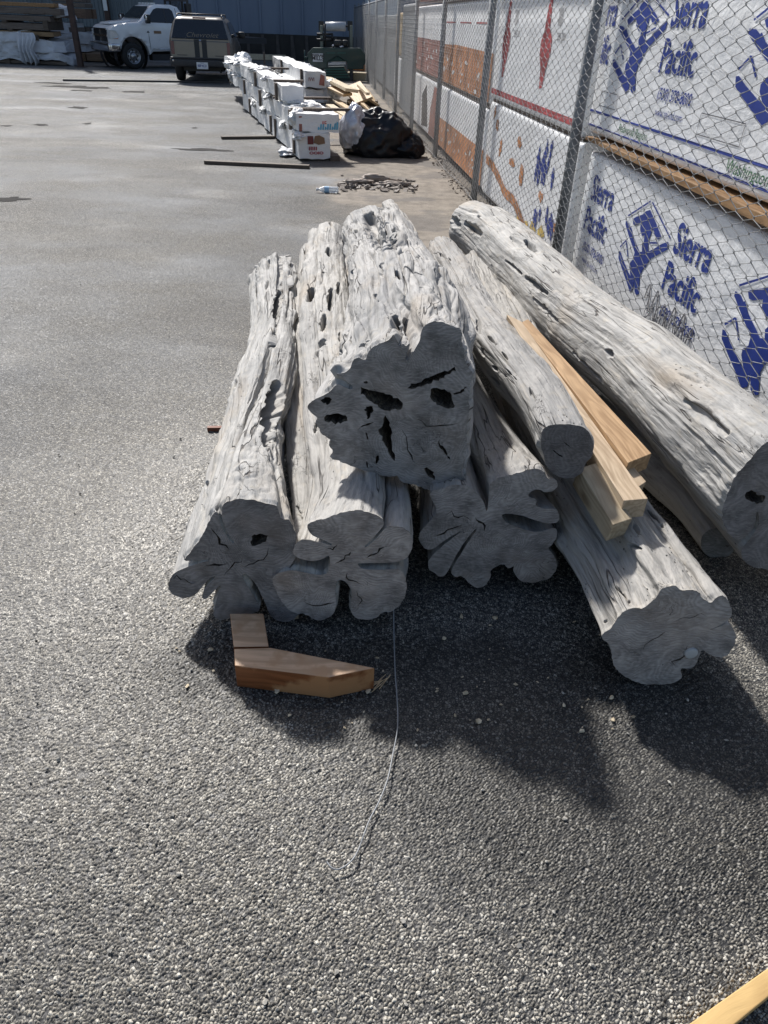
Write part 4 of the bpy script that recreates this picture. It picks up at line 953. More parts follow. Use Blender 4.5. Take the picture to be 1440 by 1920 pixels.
def crumple(x0, x1, y0, y1, Yw, dep, mat, label, seed, amp=.05, droop=0.0, name='wrapped_bundle', cat='lumber bundle', grp='white-wrapped bundles in the left stacks'):
    a = atY(x0, y1, Yw); b = atY(x1, y1, Yw); t0 = max(a[2], .03); t1 = atY(x1, y0, Yw)[2]
    L = b[0]-a[0]; nx = max(8, int(L/.06)); per = []
    h = t1-t0; 
    for z in np.linspace(0, h, 9): per.append((0, z))
    for y in np.linspace(0, dep, 7)[1:]: per.append((y, h))
    for z in np.linspace(h, 0, 5)[1:]: per.append((dep, z))
    per = np.array(per); X = np.linspace(0, L, nx); P = np.zeros((nx, len(per), 3))
    P[..., 0] = X[:, None]; P[..., 1] = per[None, :, 0]; P[..., 2] = per[None, :, 1]
    q = P*np.array([2.0, 3.5, 3.5])+seed*5
    P = P+np.stack([vnoise(q, 1), vnoise(q, 2), vnoise(q, 3)], -1)*amp+np.stack([vnoise(q*2.7, 4), vnoise(q*2.7, 5), vnoise(q*2.7, 6)], -1)*amp*.5
    endf = np.clip(1-(L-X)/.3, 0, 1)[:, None]; P[..., 2] -= droop*endf*.5; P[..., 2] = np.maximum(P[..., 2], -t0+.01); P[..., 1] += (P[..., 1]-dep/2)*-.35*endf
    i = np.arange(nx*len(per)).reshape(nx, -1); Q = np.stack([i[:-1, :-1], i[:-1, 1:], i[1:, 1:], i[1:, :-1]], -1).reshape(-1, 4).tolist()
    V = list(P.reshape(-1, 3)); Q.append([int(k) for k in i[-1]]); Q.append([int(k) for k in i[0, ::-1]])
    o = link(py_mesh(V, Q), name, mat, None, False, (a[0], Yw, t0)); tag(o, label, cat, grp)
    return o
crumple(-60, 56, 59, 75, YS-.05, 1.5, M['wrap2'], 'crumpled white-wrapped bundle high in the near left stack', 1)
crumple(-60, 116, 76, 93, YS-.06, 1.5, M['wrap2'], 'long white-wrapped bundle in the near left stack with a puffed end', 2, .06)
crumple(-60, 128, 99.5, 109, YS-.05, 1.4, M['wrap2'], 'lowest white-wrapped bundle of the near left stack with a torn drooping end', 3, .06, .35)
crumple(99, 124, 10, 34, YS+.5, 1.0, M['wrap2'], 'torn white plastic hanging from the top right of the near left stack', 4, .08, name='plastic_sheet', cat='plastic sheet')
# draped sheet
def drape():
    nx, nz = 26, 30; a = atY(29, 60, YS-.25); b = atY(62, 60, YS-.25); V = []
    for j in range(nz):
        z = a[2]*(1-j/(nz-1))+.04*(j/(nz-1)); 
        for i in range(nx):
            x = a[0]+(b[0]-a[0])*i/(nx-1)*(1+.1*math.sin(j*.3)); fold = .09*math.sin(i*1.1+j*.08)*(.3+j/nz)
            V.append((x, a[1]+fold-.12*math.sin(j/nz*3.1), z+.06*math.sin(i*.9)*(j/nz)))
    F = [(j*nx+i, j*nx+i+1, (j+1)*nx+i+1, (j+1)*nx+i) for j in range(nz-1) for i in range(nx-1)]
    o = link(py_mesh(V, F), 'plastic_sheet', M['wrap2'], None, True); md = o.modifiers.new('s', 'SOLIDIFY'); md.thickness = .004
    md = o.modifiers.new('ss', 'SUBSURF'); md.levels = 1
    tag(o, 'white plastic sheet draped down the front of the near left timber stack', 'plastic sheet')
drape()
YB = 31.0; gB = 'timber courses of the back left stack'
for r in ((95, 150, -8, 3, M['greywood'], 'dark topmost course of the back left stack'), (100, 158, 4.5, 13, M['greywood'], 'second course of the back left stack by the brown column'),
          (100, 160, 14.5, 34, mat_lumber('brown_timber', (.20, .13, .09), 'X'), 'deep brown course of the back left stack with a nail-rust look'), (100, 150, 50, 61, M['greywood'], 'grey course beneath the brown one in the back left stack'),
          (110, 160, 98, 115, mat_lumber('tan_timber_low', (.30, .20, .12), 'X'), 'tan bottom course of the back left stack'), (162, 199, 99, 115, mat_lumber('tan_timber_block', (.30, .21, .14), 'X'), 'short tan timber course beside the pickup bumper')):
    slabpx(*r[:4], YB, 1.5, r[4], 'timber_course', r[5], 'timber stack', gB)
crumple(95, 137, 43, 61, YB-.1, 1.4, M['wrap2'], 'squared white-wrapped bundle left of the brown column', 5, .02)
crumple(100, 163, 63, 79, YB-.1, 1.4, M['wrap2'], 'white-wrapped bundle showing on both sides of the brown column', 6, .05)
crumple(118, 157, 80, 95, YB-.1, 1.4, M['wrap2'], 'lowest white-wrapped bundle behind the brown column', 7, .04)
m = MB(); a = atY(213, 112, 31.5); m.cyl((a[0], a[1], .0), (a[0], a[1], .55), .19, .14, n=20); m.cyl((a[0], a[1], .1), (a[0], a[1], .14), .2, n=20); q = m.build('bucket', M['orangeink'], None, True); tag(q, 'orange bucket just behind the pickup front bumper', 'bucket')
# ---- long dark strip on the ground
a = g(118, 152); b = g(436, 156); d_ = Vector(b-a); m = MB(); m.box(tuple(Vector((a+b)/2)+Vector((0, 0, .025))), (d_.length, .07, .05), math.atan2(d_.y, d_.x)); q = m.build('steel_pipe', M['trim'], None, False, .01)
q.name = 'steel_bar'; tag(q, 'long thin dark bar lying on the asphalt in front of the two vehicles', 'bar')

# ================================================================ vehicles
def slab(poly, hwf, mat, name, parent, grid=.12, round_=.05):
    """closed body from a side outline (x,z) with half-width hwf(x,z)"""
    poly = np.array(poly, float)
    Q = []
    for i in range(len(poly)):
        a, b = poly[i], poly[(i+1) % len(poly)]; n = max(1, int(np.linalg.norm(b-a)/grid)); Q += [a+(b-a)*k/n for k in range(n)]
    out = np.array(Q); V2, F2 = cdt_fill(out, [], grid)
    cen = out.mean(0)
    def inset(p): return p
    hw = np.array([hwf(*p) for p in V2]); n = len(V2)
    from_edge = np.array([np.min(np.linalg.norm(out-p, axis=1)) for p in V2])
    hw2 = hw-round_*np.clip(1-from_edge/(round_*1.8), 0, 1)**2
    V = np.vstack([np.c_[V2[:, 0], hw2, V2[:, 1]], np.c_[V2[:, 0], -hw2, V2[:, 1]]])
    F = [list(map(int, f[::-1])) for f in F2]+[[int(k)+n for k in f] for f in F2]
    # rim
    idx = [int(np.argmin(np.linalg.norm(V2-p, axis=1))) for p in out]; rows = 8
    prev = idx; V = list(V)
    for r in range(1, rows+1):
        if r == rows: cur = [k+n for k in idx]
        else:
            f = 1-2*r/rows; b0 = len(V)
            for k in idx: V.append((V2[k, 0], hw2[k]*f, V2[k, 1]))
            cur = list(range(b0, b0+len(idx)))
        for j in range(len(idx)): F.append([prev[j], prev[(j+1) % len(idx)], cur[(j+1) % len(idx)], cur[j]])
        prev = cur
    me = py_mesh(V, F); bm = bmesh.new(); bm.from_mesh(me); bmesh.ops.recalc_face_normals(bm, faces=bm.faces); bm.to_mesh(me); bm.free()
    o = link(me, name, mat, parent, True)
    try: me.set_sharp_from_angle(angle=R(38))
    except Exception: pass
    return o
def sidepanel(poly, hwf, mat, name, parent, sides=(1, -1), lift=.006, grid=.08):
    V2, F2 = cdt_fill(np.array(poly, float), [], grid); V = []; F = []
    for s in sides:
        b = len(V); V += [(p[0], s*(hwf(*p)+lift), p[1]) for p in V2]; F += [[int(k)+b for k in (f if s < 0 else f[::-1])] for f in F2]
    return link(py_mesh(V, F), name, mat, parent, True)
def wheel(parent, x, y, r, w, side, dual=False, rimmat='steel', hub=.5):
    m = MB(); y0 = -w/2
    m.lathe([(y0+.01, r*.60), (y0, r*.75), (y0+.01, r*.93), (y0+.04, r*.99), (0, r), (-y0-.04, r*.99), (-y0-.01, r*.93), (-y0, r*.75), (-y0-.01, r*.60)], (x, y, r), 'Y', 36)
    wroot = m.build('wheel', M['rubber'], parent, True)
    m = MB(); o = side*w/2
    m.lathe([(o-side*.02, r*.60), (o-side*.035, r*.54), (o-side*.09, r*.50), (o-side*.10, r*.30), (o-side*.05, r*.28), (o-side*.0, r*.20), (o+side*.02, .001)], (x, y, r), 'Y', 36)
    rr = m.build('rim', M[rimmat], wroot, True)
    m = MB()
    for k in range(8):
        a = k*math.pi/4; m.cyl((x+r*.42*math.cos(a), y+o-side*.09, r+r*.42*math.sin(a)), (x+r*.42*math.cos(a), y+o-side*.085, r+r*.42*math.sin(a)), r*.07, n=10)
    m.build('rim_slot', M['black'], wroot)
    return wroot

def pickup():
    a = g(255, 130); b = g(461, 129.5); hx = a-b; rz = math.atan2(hx[1], hx[0])
    hx = hx/np.linalg.norm(hx); left = np.array([-hx[1], hx[0], 0]); org = a-left*.92
    root = empty('pickup_truck', (org[0], org[1], 0), rz); tag(root, 'white single-cab flatbed pickup truck with chrome bumper parked before the blue wall', 'pickup truck')
    def hw(x, z):
        h = .97-.03*max(0, x)/.9 - .05*np.clip((x-.5)/.4, 0, 1); h -= .27*np.clip((z-1.30)/.62, 0, 1)**1.1*(1 if x < -.2 else .4); h += .025*math.exp(-((math.hypot(x, z-.42)-.58)/.07)**2); return h
    arch = [(.54*math.cos(t), .42+.56*math.sin(t)) for t in np.linspace(R(178), R(18), 16)]
    body = [(.80, .62), (.90, .78), (.90, 1.05), (.84, 1.18), (.68, 1.27), (.2, 1.36), (-.28, 1.40), (-.40, 1.46), (-.66, 1.73), (-.84, 1.88), (-1.0, 1.935), (-1.5, 1.94), (-1.72, 1.88), (-1.80, 1.72), (-1.84, 1.35), (-1.86, .58), (-.66, .54)]+arch
    bd = slab(body, hw, M['white'], 'body', root, .1)
    for sd_ in (1, -1): sidepanel([(-.72, 1.40), (-.60, 1.50), (-.88, 1.78), (-1.0, 1.83), (-1.42, 1.83), (-1.50, 1.76), (-1.54, 1.40)], hw, M['glass'], 'side_window', root, (sd_,))
    for sd_ in (1, -1): sidepanel([(-1.20, 1.40), (-1.24, 1.40), (-1.24, 1.83), (-1.20, 1.83)], hw, M['trim'], 'window_divider', root, (sd_,), .012)
    for P in ([(-.56, .60), (-.575, .60), (-.575, 1.40), (-.56, 1.40)], [(-1.60, .60), (-1.615, .60), (-1.615, 1.84), (-1.60, 1.84)]):
        for sd_ in (1, -1): sidepanel(P, hw, M['trim'], 'door_seam', root, (sd_,), .004)
    m = MB(); m.box((-1.48, hw(-1.48, 1.2)+.02, 1.22), (.16, .03, .035), bevel=.008); m.build('door_handle', M['white'], root)
    sidepanel([(-.74, 1.08), (-.98, 1.08), (-.98, 1.16), (-.74, 1.16)], hw, plain('bronze_badge', (.22, .13, .08), .4), 'badge', root, (1,), .012)
    sidepanel([(-.50, 1.10), (-.60, 1.10), (-.55, 1.16)], hw, M['trim'], 'fender_emblem', root, (1,), .012)
    for sd_ in (1, -1): sidepanel([(-.66, .60), (-1.84, .62), (-1.84, .66), (-.66, .64)], hw, M['steel'], 'sill_trim', root, (sd_,), .01)
    # windscreen
    ws = [(-.44, .76, 1.49), (-.44, -.76, 1.49), (-.80, -.66, 1.835), (-.80, .66, 1.835)]
    m = MB(); n = Vector((.69, 0, .74))*.045; m.poly([Vector(p)+n for p in ws]); m.build('windscreen', M['glass'], root)
    # hood bulge, grille, lamps, bumper
    m = MB(); m.box((.22, 0, 1.375), (.9, .9, .06), ry=R(6), bevel=.025); m.build('hood_bulge', M['white'], root, True)
    m = MB(); m.box((.885, 0, .98), (.05, 1.25, .38), bevel=.015); gr = m.build('grille', M['black'], root)
    m = MB(); m.box((.915, 0, .98), (.04, .07, .40)); m.box((.915, 0, .98), (.04, 1.28, .06)); m.box((.91, 0, 1.17), (.06, 1.32, .04)); m.box((.91, 0, .79), (.06, 1.32, .03)); m.build('grille_cross', M['chrome'], gr)
    for s in (1, -1):
        m = MB(); m.prism([(.90, s*.66, .88), (.90, s*.90, .90), (.62, s*.975, .92), (.56, s*.97, 1.0), (.68, s*.965, 1.14), (.88, s*.90, 1.15), (.91, s*.66, 1.13)], (0, s*.012, 0)); hl = m.build('headlight', M['lens'], root)
        sidepanel([(.60, .90), (.80, .90), (.80, .98), (.57, .98)], hw, M['amber'], 'turn_signal', root, (s,), .022)
    m = MB(); m.box((.93, 0, .64), (.20, 1.86, .26), bevel=.05); m.box((.76, .93, .64), (.42, .10, .25), bevel=.04); m.box((.76, -.93, .64), (.42, .10, .25), bevel=.04); m.build('front_bumper', M['chrome'], root, True)
    # mirror
    for s in (1, -1):
        m = MB(); m.box((-.52, s*1.16, 1.50), (.12, .20, .26), bevel=.03); m.box((-.56, s*1.03, 1.44), (.05, .2, .04)); mr_ = m.build('mirror', M['black'], root, True)
        m = MB(); m.box((-.46, s*1.16, 1.53), (.05, .19, .14), bevel=.02); m.build('mirror_shell', M['chrome'], mr_, True)
    for y in (-.25, 0, .25, .5, -.5): m = MB(); m.box((-.98, y, 1.955), (.16, .09, .05), bevel=.015); m.build('roof_light', M['lens'], root)
    # chassis, bed
    m = MB(); m.box((-2.2, .40, .52), (5.2, .08, .18)); m.box((-2.2, -.40, .52), (5.2, .08, .18)); m.box((0, 0, .42), (.12, 1.5, .12)); m.box((-3.7, 0, .42), (.14, 1.5, .14)); m.box((-1.2, .62, .36), (.9, .3, .2)); m.build('chassis', M['trim'], root)
    m = MB(); m.box((-3.6, 0, .98), (3.3, 2.2, .10)); m.box((-3.6, 1.11, .92), (3.3, .04, .16)); m.box((-3.6, -1.11, .92), (3.3, .04, .16)); m.build('flatbed', M['trim'], root)
    m = MB()
    for y in (-.95, -.5, .5, .95): m.box((-1.98, y, 1.55), (.06, .06, 1.1))
    for z in (1.2, 1.7, 2.08): m.box((-1.98, 0, z), (.05, 1.95, .05))
    for k in range(8): m.box((-1.98, -.42+k*.12, 1.6), (.02, .03, .9))
    m.box((-2.12, .6, 1.75), (.1, .35, .5)); m.build('headache_rack', M['trim'], root)
    for s in (1, -1): wheel(root, 0, s*.84, .40, .26, s)
    for s in (1, -1): wheel(root, -3.7, s*.80, .40, .26, s); wheel(root, -3.7, s*.56, .40, .24, s)
    m = MB(); m.lathe([(.82, .56), (.55, .56)], (0, 0, .42), 'Y', 24); m.lathe([(-.82, .56), (-.55, .56)], (0, 0, .42), 'Y', 24); m.build('wheel_well', M['black'], root)
    return root
pk = pickup()
for ch in list(pk.children):
    if ch.name.split('.')[0] in ('wheel', 'chassis', 'flatbed', 'wheel_well'): continue
    for o_ in [ch]+list(ch.children):
        for v in o_.data.vertices: v.co.x = v.co.x*.80 if v.co.x > 0 else v.co.x*1.12
pk.scale = (.955, .955, .945)

def suv():
    a = g(341, 150.5); rz_h = R(-7.5)           # heading clockwise from +Y
    rz = math.pi/2-rz_h; fw = np.array([math.cos(rz), math.sin(rz), 0]); left = np.array([-fw[1], fw[0], 0])
    org = a-fw*.95-left*.72
    root = empty('suv', (org[0], org[1], 0), rz); tag(root, 'pewter and black sport utility vehicle seen from behind, two black stripes on its tailgate', 'suv')
    def hw(x, z): return .86-.035*np.clip((.55-z)/.3, 0, 1)-.17*np.clip((z-1.02)/.52, 0, 1)**1.15
    ar = [(.95+.42*math.cos(t), .36+.44*math.sin(t)) for t in np.linspace(R(175), R(5), 12)]; af = [(3.65+.42*math.cos(t), .36+.44*math.sin(t)) for t in np.linspace(R(175), R(5), 12)]
    body = [(.06, .40), (.06, .60), (.09, 1.0), (.15, 1.10), (.33, 1.48), (.42, 1.53), (1.2, 1.555), (2.1, 1.54), (2.45, 1.45), (2.95, 1.08), (3.2, 1.02), (4.2, .92), (4.32, .8), (4.32, .42), (4.1, .40)]
    body = body+af[::-1]+[(3.2, .38), (1.4, .38)]+ar[::-1]
    slab(body, hw, M['pewterside'], 'body', root, .1, .10)
    # rear face panels: y runs left(+) to right(-)
    def rear(pts, mat, name, parent=root, th=.012, lift=.0):
        P = []
        for y, z in pts:
            x = np.interp(z, [.3, .6, 1.0, 1.10, 1.48, 1.53], [.06, .06, .09, .15, .33, .42]); P.append(Vector((x-.004-lift, y, z)))
        m = MB(); m.prism(P, (-th, 0, 0)); return m.build(name, mat, parent)
    rear([(-.80, .60), (.80, .60), (.79, 1.035), (-.79, 1.035)], M['pewter'], 'tailgate')
    # the glass leans, so it is built as its own sloping pane
    gl = [(.135-.02, .76, 1.055), (.135-.02, -.76, 1.055), (.31, -.64, 1.47), (.31, .64, 1.47)]
    m = MB(); m.prism([Vector(p) for p in gl], (-.02, 0, .0)); glass = m.build('rear_window', M['glass'], root)
    for y in (-.075, .075, ): pass
    for y0, y1 in ((-.17, -.035), (.035, .17)): rear([(y0, .605), (y1, .605), (y1, 1.03), (y0, 1.03)], M['black'], 'stripe', root, .006, .013)
    rear([(-.025, 1.0), (.025, 1.0), (.025, 1.03), (-.025, 1.03)], M['chrome'], 'tailgate_emblem', root, .01, .014)
    for s in (1, -1):
        rear([(s*.80, .68), (s*.715, .68), (s*.715, .98), (s*.80, .98)], M['taillight'], 'tail_light', root, .03)
        rear([(s*.65, .655), (s*.38, .655), (s*.38, .67), (s*.65, .67)], M['trim'], 'model_badge', root, .006, .013)
        sidepanel([(.40, 1.08), (.50, 1.42), (1.15, 1.45), (1.2, 1.08)], hw, M['glass'], 'rear_side_window', root, (s,))
        sidepanel([(1.3, 1.08), (1.27, 1.45), (1.95, 1.45), (2.1, 1.08)], hw, M['glass'], 'side_window', root, (s,))
        sidepanel([(2.2, 1.08), (2.1, 1.44), (2.35, 1.40), (2.75, 1.08)], hw, M['glass'], 'front_side_window', root, (s,))
        m = MB(); m.box((2.62, s*1.0, 1.12), (.10, .20, .17), bevel=.04); m.box((2.64, s*.88, 1.08), (.05, .1, .04)); m.build('mirror', M['black'], root, True)
        wheel(root, .95, s*.72, .34, .24, s); wheel(root, 3.65, s*.72, .34, .24, s)
    m = MB(); m.box((.0, 0, .49), (.20, 1.70, .19), bevel=.04); m.box((.0, 0, .60), (.22, 1.66, .03), bevel=.01); bp = m.build('rear_bumper', M['trim'], root, True)
    m = MB(); m.box((-.06, .76, .535), (.12, .05, .05), bevel=.01); m.box((-.06, -.76, .535), (.12, .05, .05), bevel=.01); m.build('bumper_cap', M['chrome'], bp)
    m = MB(); m.box((-.112, -.02, .40+.03), (.012, .31, .16), bevel=.003); pl = m.build('licence_plate', M['plate'], root)
    V, F = text_mesh('BBP 4CS1', .085, 0, .72, .001, 'CENTER'); V3 = [(-.121, -.02-v[0], .40+v[1]) for v in V]; link(py_mesh(V3, F), 'plate_number', M['blueink'], pl, False)
    V, F = text_mesh('TEXAS', .035, 0, 1, 0, 'CENTER'); V3 = [(-.121, -.02-v[0], .478+v[1]) for v in V]; link(py_mesh(V3, F), 'plate_heading', M['blueink'], pl, False)
    V, F = text_mesh('Chevrolet', .17, .35, 1.25, 0, 'CENTER')
    nrm = np.array([.195, 0, .415]); nrm /= np.linalg.norm(nrm); b0 = np.array([.115-.026, 0, 1.055])
    V3 = [b0+nrm*(.035+v[1])+np.array([0, -.05-v[0], 0]) for v in V]; link(py_mesh(V3, F), 'window_script', M['pewter'], glass, False)
    for s in (1, -1):
        m = MB(); m.tube([(.45, s*.60, 1.545), (.55, s*.60, 1.60), (2.0, s*.58, 1.61), (2.15, s*.58, 1.54)], .016); m.build('roof_rail', M['trim'], root, True)
    for x in (.6, 1.5): m = MB(); m.tube([(x, .60, 1.605), (x, -.60, 1.605)], .016); m.build('roof_bar', M['trim'], root, True)
    m = MB(); m.box((.34, 0, 1.52), (.05, .35, .03), bevel=.008); m.build('brake_light', M['taillight'], root)
    m = MB(); m.box((2.2, 0, .36), (3.8, 1.1, .16)); m.cyl((.25, -.5, .30), (.0, -.5, .28), .03); m.cyl((.95, -.6, .34), (.95, .6, .34), .06); m.build('underbody', M['black'], root)
suv()

# ================================================================ band sawmill
def sawmill():
    Yw = 26.6
    def p(x, y, dy=0): q = atY(540+x/8.0, 40+y/8.0, Yw); return (q[0], Yw+dy, q[2])
    root = empty('band_sawmill', (p(730, 700)[0], Yw, 0)); tag(root, 'dark green portable band sawmill standing beyond the lumber near the fence', 'sawmill')
    def A(o): return adopt(o, root)
    out = [(290, 480), (370, 395), (1080, 400), (1155, 490), (1155, 640), (1130, 670), (1135, 718), (890, 720), (885, 610), (735, 520), (595, 610), (582, 712), (370, 712), (295, 600)]
    m = MB(); m.prism([p(*q) for q in out], (0, .28, 0)); A(m.build('blade_cowl', M['green'], None, False, .015))
    m = MB(); m.prism([p(*q, .02) for q in [(600, 606), (735, 526), (870, 606)]], (0, .2, 0)); A(m.build('cowl_gusset', plain('deep_green', (.008, .045, .035), .6), None))
    m = MB(); m.prism([p(*q, -.02) for q in [(600, 618), (872, 612), (872, 655), (600, 660)]], (0, .3, 0)); A(m.build('blade_guard', M['steel'], None, False, .01))
    m = MB()
    for q in ([(582, 480-15), (705, 465), (705, 485), (582, 485)], [(745, 465), (865, 465), (865, 485), (745, 485)]): m.prism([p(*k, -.012) for k in q], (0, .012, 0))
    A(m.build('cowl_label', plain('faded_green_label', (.02, .10, .08), .5), None))
    m = MB(); m.prism([p(*q, -.012) for q in [(368, 482), (527, 482), (522, 606), (372, 604)]], (0, .012, 0)); sg = A(m.build('maker_plate', M['plate'], None))
    for txt, y, s, sx in (('WOODLAND', 522, .075, .95), ('MILLS', 582, .16, .95)):
        V, F = text_mesh(txt, s, 0, sx, .004, 'CENTER'); b = p(447, y); V3 = [(b[0]+v[0]-root.location.x, -.02, b[2]+v[1]) for v in V]
        o = link(py_mesh(V3, F), 'lettering', M['trim'], sg, False); o.location = (root.location.x-0, 0, 0); o.location = (root.location.x, Yw, 0)
    m = MB(); m.prism([p(*q, .05) for q in [(580, 690), (830, 682), (940, 880), (925, 1010), (530, 1010), (520, 880)]], (0, .6, 0)); A(m.build('log_deck', M['green'], None, False, .01))
    m = MB()
    for k in range(4):
        y = 712+k*40; m.prism([p(560-k*8, y, -.0), (p(850+k*22, y-3, 0)), p(856+k*22, y+14, 0), p(556-k*8, y+16, 0)], (0, .06, 0))
    A(m.build('louvre', plain('louvre_green', (.03, .13, .10), .45), None))
    z0 = .0
    for x in (485, 940):
        a = p(x, 60, .35); m = MB(); m.box((a[0], a[1], a[2]/2), (.09, .09, a[2])); A(m.build('mast', plain('greenish_grey_steel', (.16, .18, .16), .5, .4), None, False, .005))
    m = MB()
    for x0, y0, x1, y1 in ((540, 40, 540, 380), (420, 195, 660, 195), (420, 280, 660, 285), (650, 190, 655, 290)):
        m.cyl(p(x0, y0, .30), p(x1, y1, .30), .035, n=10)
    A(m.build('lift_frame', M['black'], None, True))
    for x0, x1 in ((680, 795), (812, 890)):
        a = p(x0, 380, .15); b = p(x1, 285, .15); m = MB(); m.box(((a[0]+b[0])/2, a[1]+.1, (a[2]+b[2])/2), (b[0]-a[0], .3, b[2]-a[2]), bevel=.035); m.cyl((a[0]-.04, a[1]-.06, a[2]+.02), (a[0]-.04, a[1]+.1, a[2]+.02), .03); A(m.build('engine', M['black'], None, True))
    m = MB(); m.cyl(p(660, 370, .02), p(690, 360, .02), .03); m.cyl(p(775, 385, .02), p(830, 378, .02), .025); A(m.build('engine_fitting', M['chrome'], None, True))
    m = MB(); m.cyl(p(250, 430), p(252, 645), .022); m.cyl(p(240, 545), p(300, 545), .03); A(m.build('crank', M['green'], None, True))
    m = MB()
    for x in (505, 955):
        a = p(x, 720, .1); m.box((a[0], a[1], a[2]/2), (.08, .3, a[2]))
    A(m.build('leg', M['trim'], None))
    # film roll on its own stand behind
    r = empty('film_roll_stand', (p(715, 70)[0], Yw+.9, 0)); tag(r, 'pale roll of plastic film held on a black rack above the green sawmill', 'rack')
    def q(x, y): k = atY(540+x/8.0, 40+y/8.0, Yw+.9); return (k[0], Yw+.9, k[2])
    m = MB(); m.cyl(q(565, 78), q(866, 78), .125, n=24); adopt(m.build('film_roll', plain('pale_film', (.52, .53, .55), .4), None, True), r)
    m = MB(); m.cyl(q(470, 74), q(945, 74), .03); 
    for x in (500, 930): 
        k = q(x, 70); m.box((k[0], k[1], k[2]), (.16, .12, .26)); m.box((k[0], k[1], k[2]/2), (.05, .05, k[2]))
    adopt(m.build('rack_frame', M['black'], None), r)
    m = MB(); m.box(q(712, 38), (.1, .1, .08)); adopt(m.build('roll_clip', M['white'], None), r)
sawmill()
# white box beyond the fence's far end
a = fp(24, 1.8, 2.3); m = MB(); m.box((a[0]-1.0, a[1]+2, 2.6), (1.2, 1.6, 1.6), .1, bevel=.03); q = m.build('equipment_box', M['plate'], None); 
m = MB(); m.box((a[0]-1.0, a[1]+2, .9), (.25, .25, 1.8)); k_ = m.build('stand', M['galvpost'], None); k_.parent = q
tag(q, 'white metal box on a post beyond the far end of the fence', 'box')
# ================================================================ wrapped lumber in the open
def box_on(a, b, w, h, z0, mat, name, label, cat, grp=None, amp=.012, seed=0, back=0.0, L=None, ends=True):
    """wrapped long bundle; a = near-left ground point, b = far-left ground point"""
    a = np.array(a, float); b = np.array(b, float); a[2] = b[2] = 0; d = b-a; LL = np.linalg.norm(d); d /= LL; a = a+d*back; LL = (L or LL-back); r = np.array([d[1], -d[0], 0])
    nL = int(LL/.05); nh = 7; nw = 8; ring = [(0, h*k/nh) for k in range(nh)]+[(w*k/nw, h) for k in range(nw)]+[(w, h-h*k/nh) for k in range(nh)]+[(w-w*k/nw, 0) for k in range(nw)]
    ring = np.array(ring); t = np.linspace(0, LL, nL)
    P = np.zeros((nL, len(ring), 3)); 
    q = np.stack([t[:, None]+0*ring[None, :, 0], ring[None, :, 0]*2+0*t[:, None], ring[None, :, 1]*2+0*t[:, None]], -1)
    n1 = fbm(q*2.2+seed*3, 3, 1); n2 = fbm(q*2.2+seed*3+9, 3, 2); n3 = fbm(q*np.array([1.5, 6, 6])+seed, 2, 3)
    W = ring[None, :, 0]+amp*n1; Hh = ring[None, :, 1]+amp*n2*.8+amp*.5*n3
    tt = t[:, None]+amp*n3*(t[:, None] < .12)
    P = a+tt[..., None]*d+W[..., None]*r; P[..., 2] = np.maximum(z0+Hh, .004)
    i = np.arange(nL*len(ring)).reshape(nL, -1); A_ = i[:-1]; B_ = np.roll(A_, -1, 1); C_ = i[1:]; D_ = np.roll(C_, -1, 1)
    F = np.stack([A_, C_, D_, B_], -1).reshape(-1, 4).tolist(); F.append([int(k) for k in i[0]]); F.append([int(k) for k in i[-1][::-1]])
    me = py_mesh(P.reshape(-1, 3)-np.array([a[0], a[1], z0]), F); bm = bmesh.new(); bm.from_mesh(me); bmesh.ops.recalc_face_normals(bm, faces=bm.faces); bm.to_mesh(me); bm.free()
    o = link(me, name, mat, None, True, (a[0], a[1], z0)); tag(o, label, cat, grp)
    try: me.set_sharp_from_angle(angle=R(40))
    except Exception: pass
    o['_d'] = [float(x) for x in d]; return o, a, d, r, LL
def on_end(o, a, d, r, z0, txt, x, z, size, mat, name='lettering', sx=1.0, bold=.002):
    V, F = text_mesh(txt, size, 0, sx, bold); P = [tuple((r*(x+v[0])-d*.018+np.array([0, 0, z+v[1]]))) for v in V]
    return link(py_mesh(P, F), name, mat, o, False)
def patch_end(o, d, r, poly, mat, name='printed_patch', lift=.014):
    V2, F2 = cdt_fill(np.array(poly, float), [], .1); P = [tuple(r*v[0]-d*lift+np.array([0, 0, v[1]])) for v in V2]
    return link(py_mesh(P, [list(map(int, f)) for f in F2]), name, mat, o, False)
def side_strip(o, d, r, t, z0, z1, w=.09, proud=.03):
    c = d*t-r*(proud/2)+np.array([0, 0, (z0+z1)/2]); m = MB(); m.box(tuple(c), (proud, w, z1-z0), math.atan2(d[1], d[0])-math.pi/2)
    return m.build('side_batten', M['batten'], o)
M['batten'] = mat_lumber('grey_batten', (.15, .12, .10), 'Z')
GR = 'white-wrapped lumber bundles lying in the open yard'
wrapo = mat_wrap('crisp_white_wrap', (.80, .80, .79), 1.0, .18)
A1 = g(561, 302); B1 = g(457, 205)
o, a, d, r, LL = box_on(A1, B1, .44, .30, .035, wrapo, 'lumber_bundle', 'lowest white-wrapped bundle in the open stack, brown picture printed on its near end', 'lumber bundle', GR, .014, 1)
for t in (.30, 2.0, 2.5, 5.3): side_strip(o, d, r, t, .02, .26)
patch_end(o, d, r, [(.12, .17), (.20, .17), (.20, .27), (.12, .27)], plain('maroon_print', (.16, .03, .03), .6)); patch_end(o, d, r, [(.20, .19), (.27, .165), (.36, .18), (.35, .25), (.28, .28), (.22, .27)], plain('brown_print', (.24, .14, .08), .6), lift=.016)
on_end(o, a, d, r, 0, 'IIIII', .13, .10, .06, M['redink'], sx=1.6); on_end(o, a, d, r, 0, 'OOIO', .14, .05, .045, M['redink'], sx=1.6)
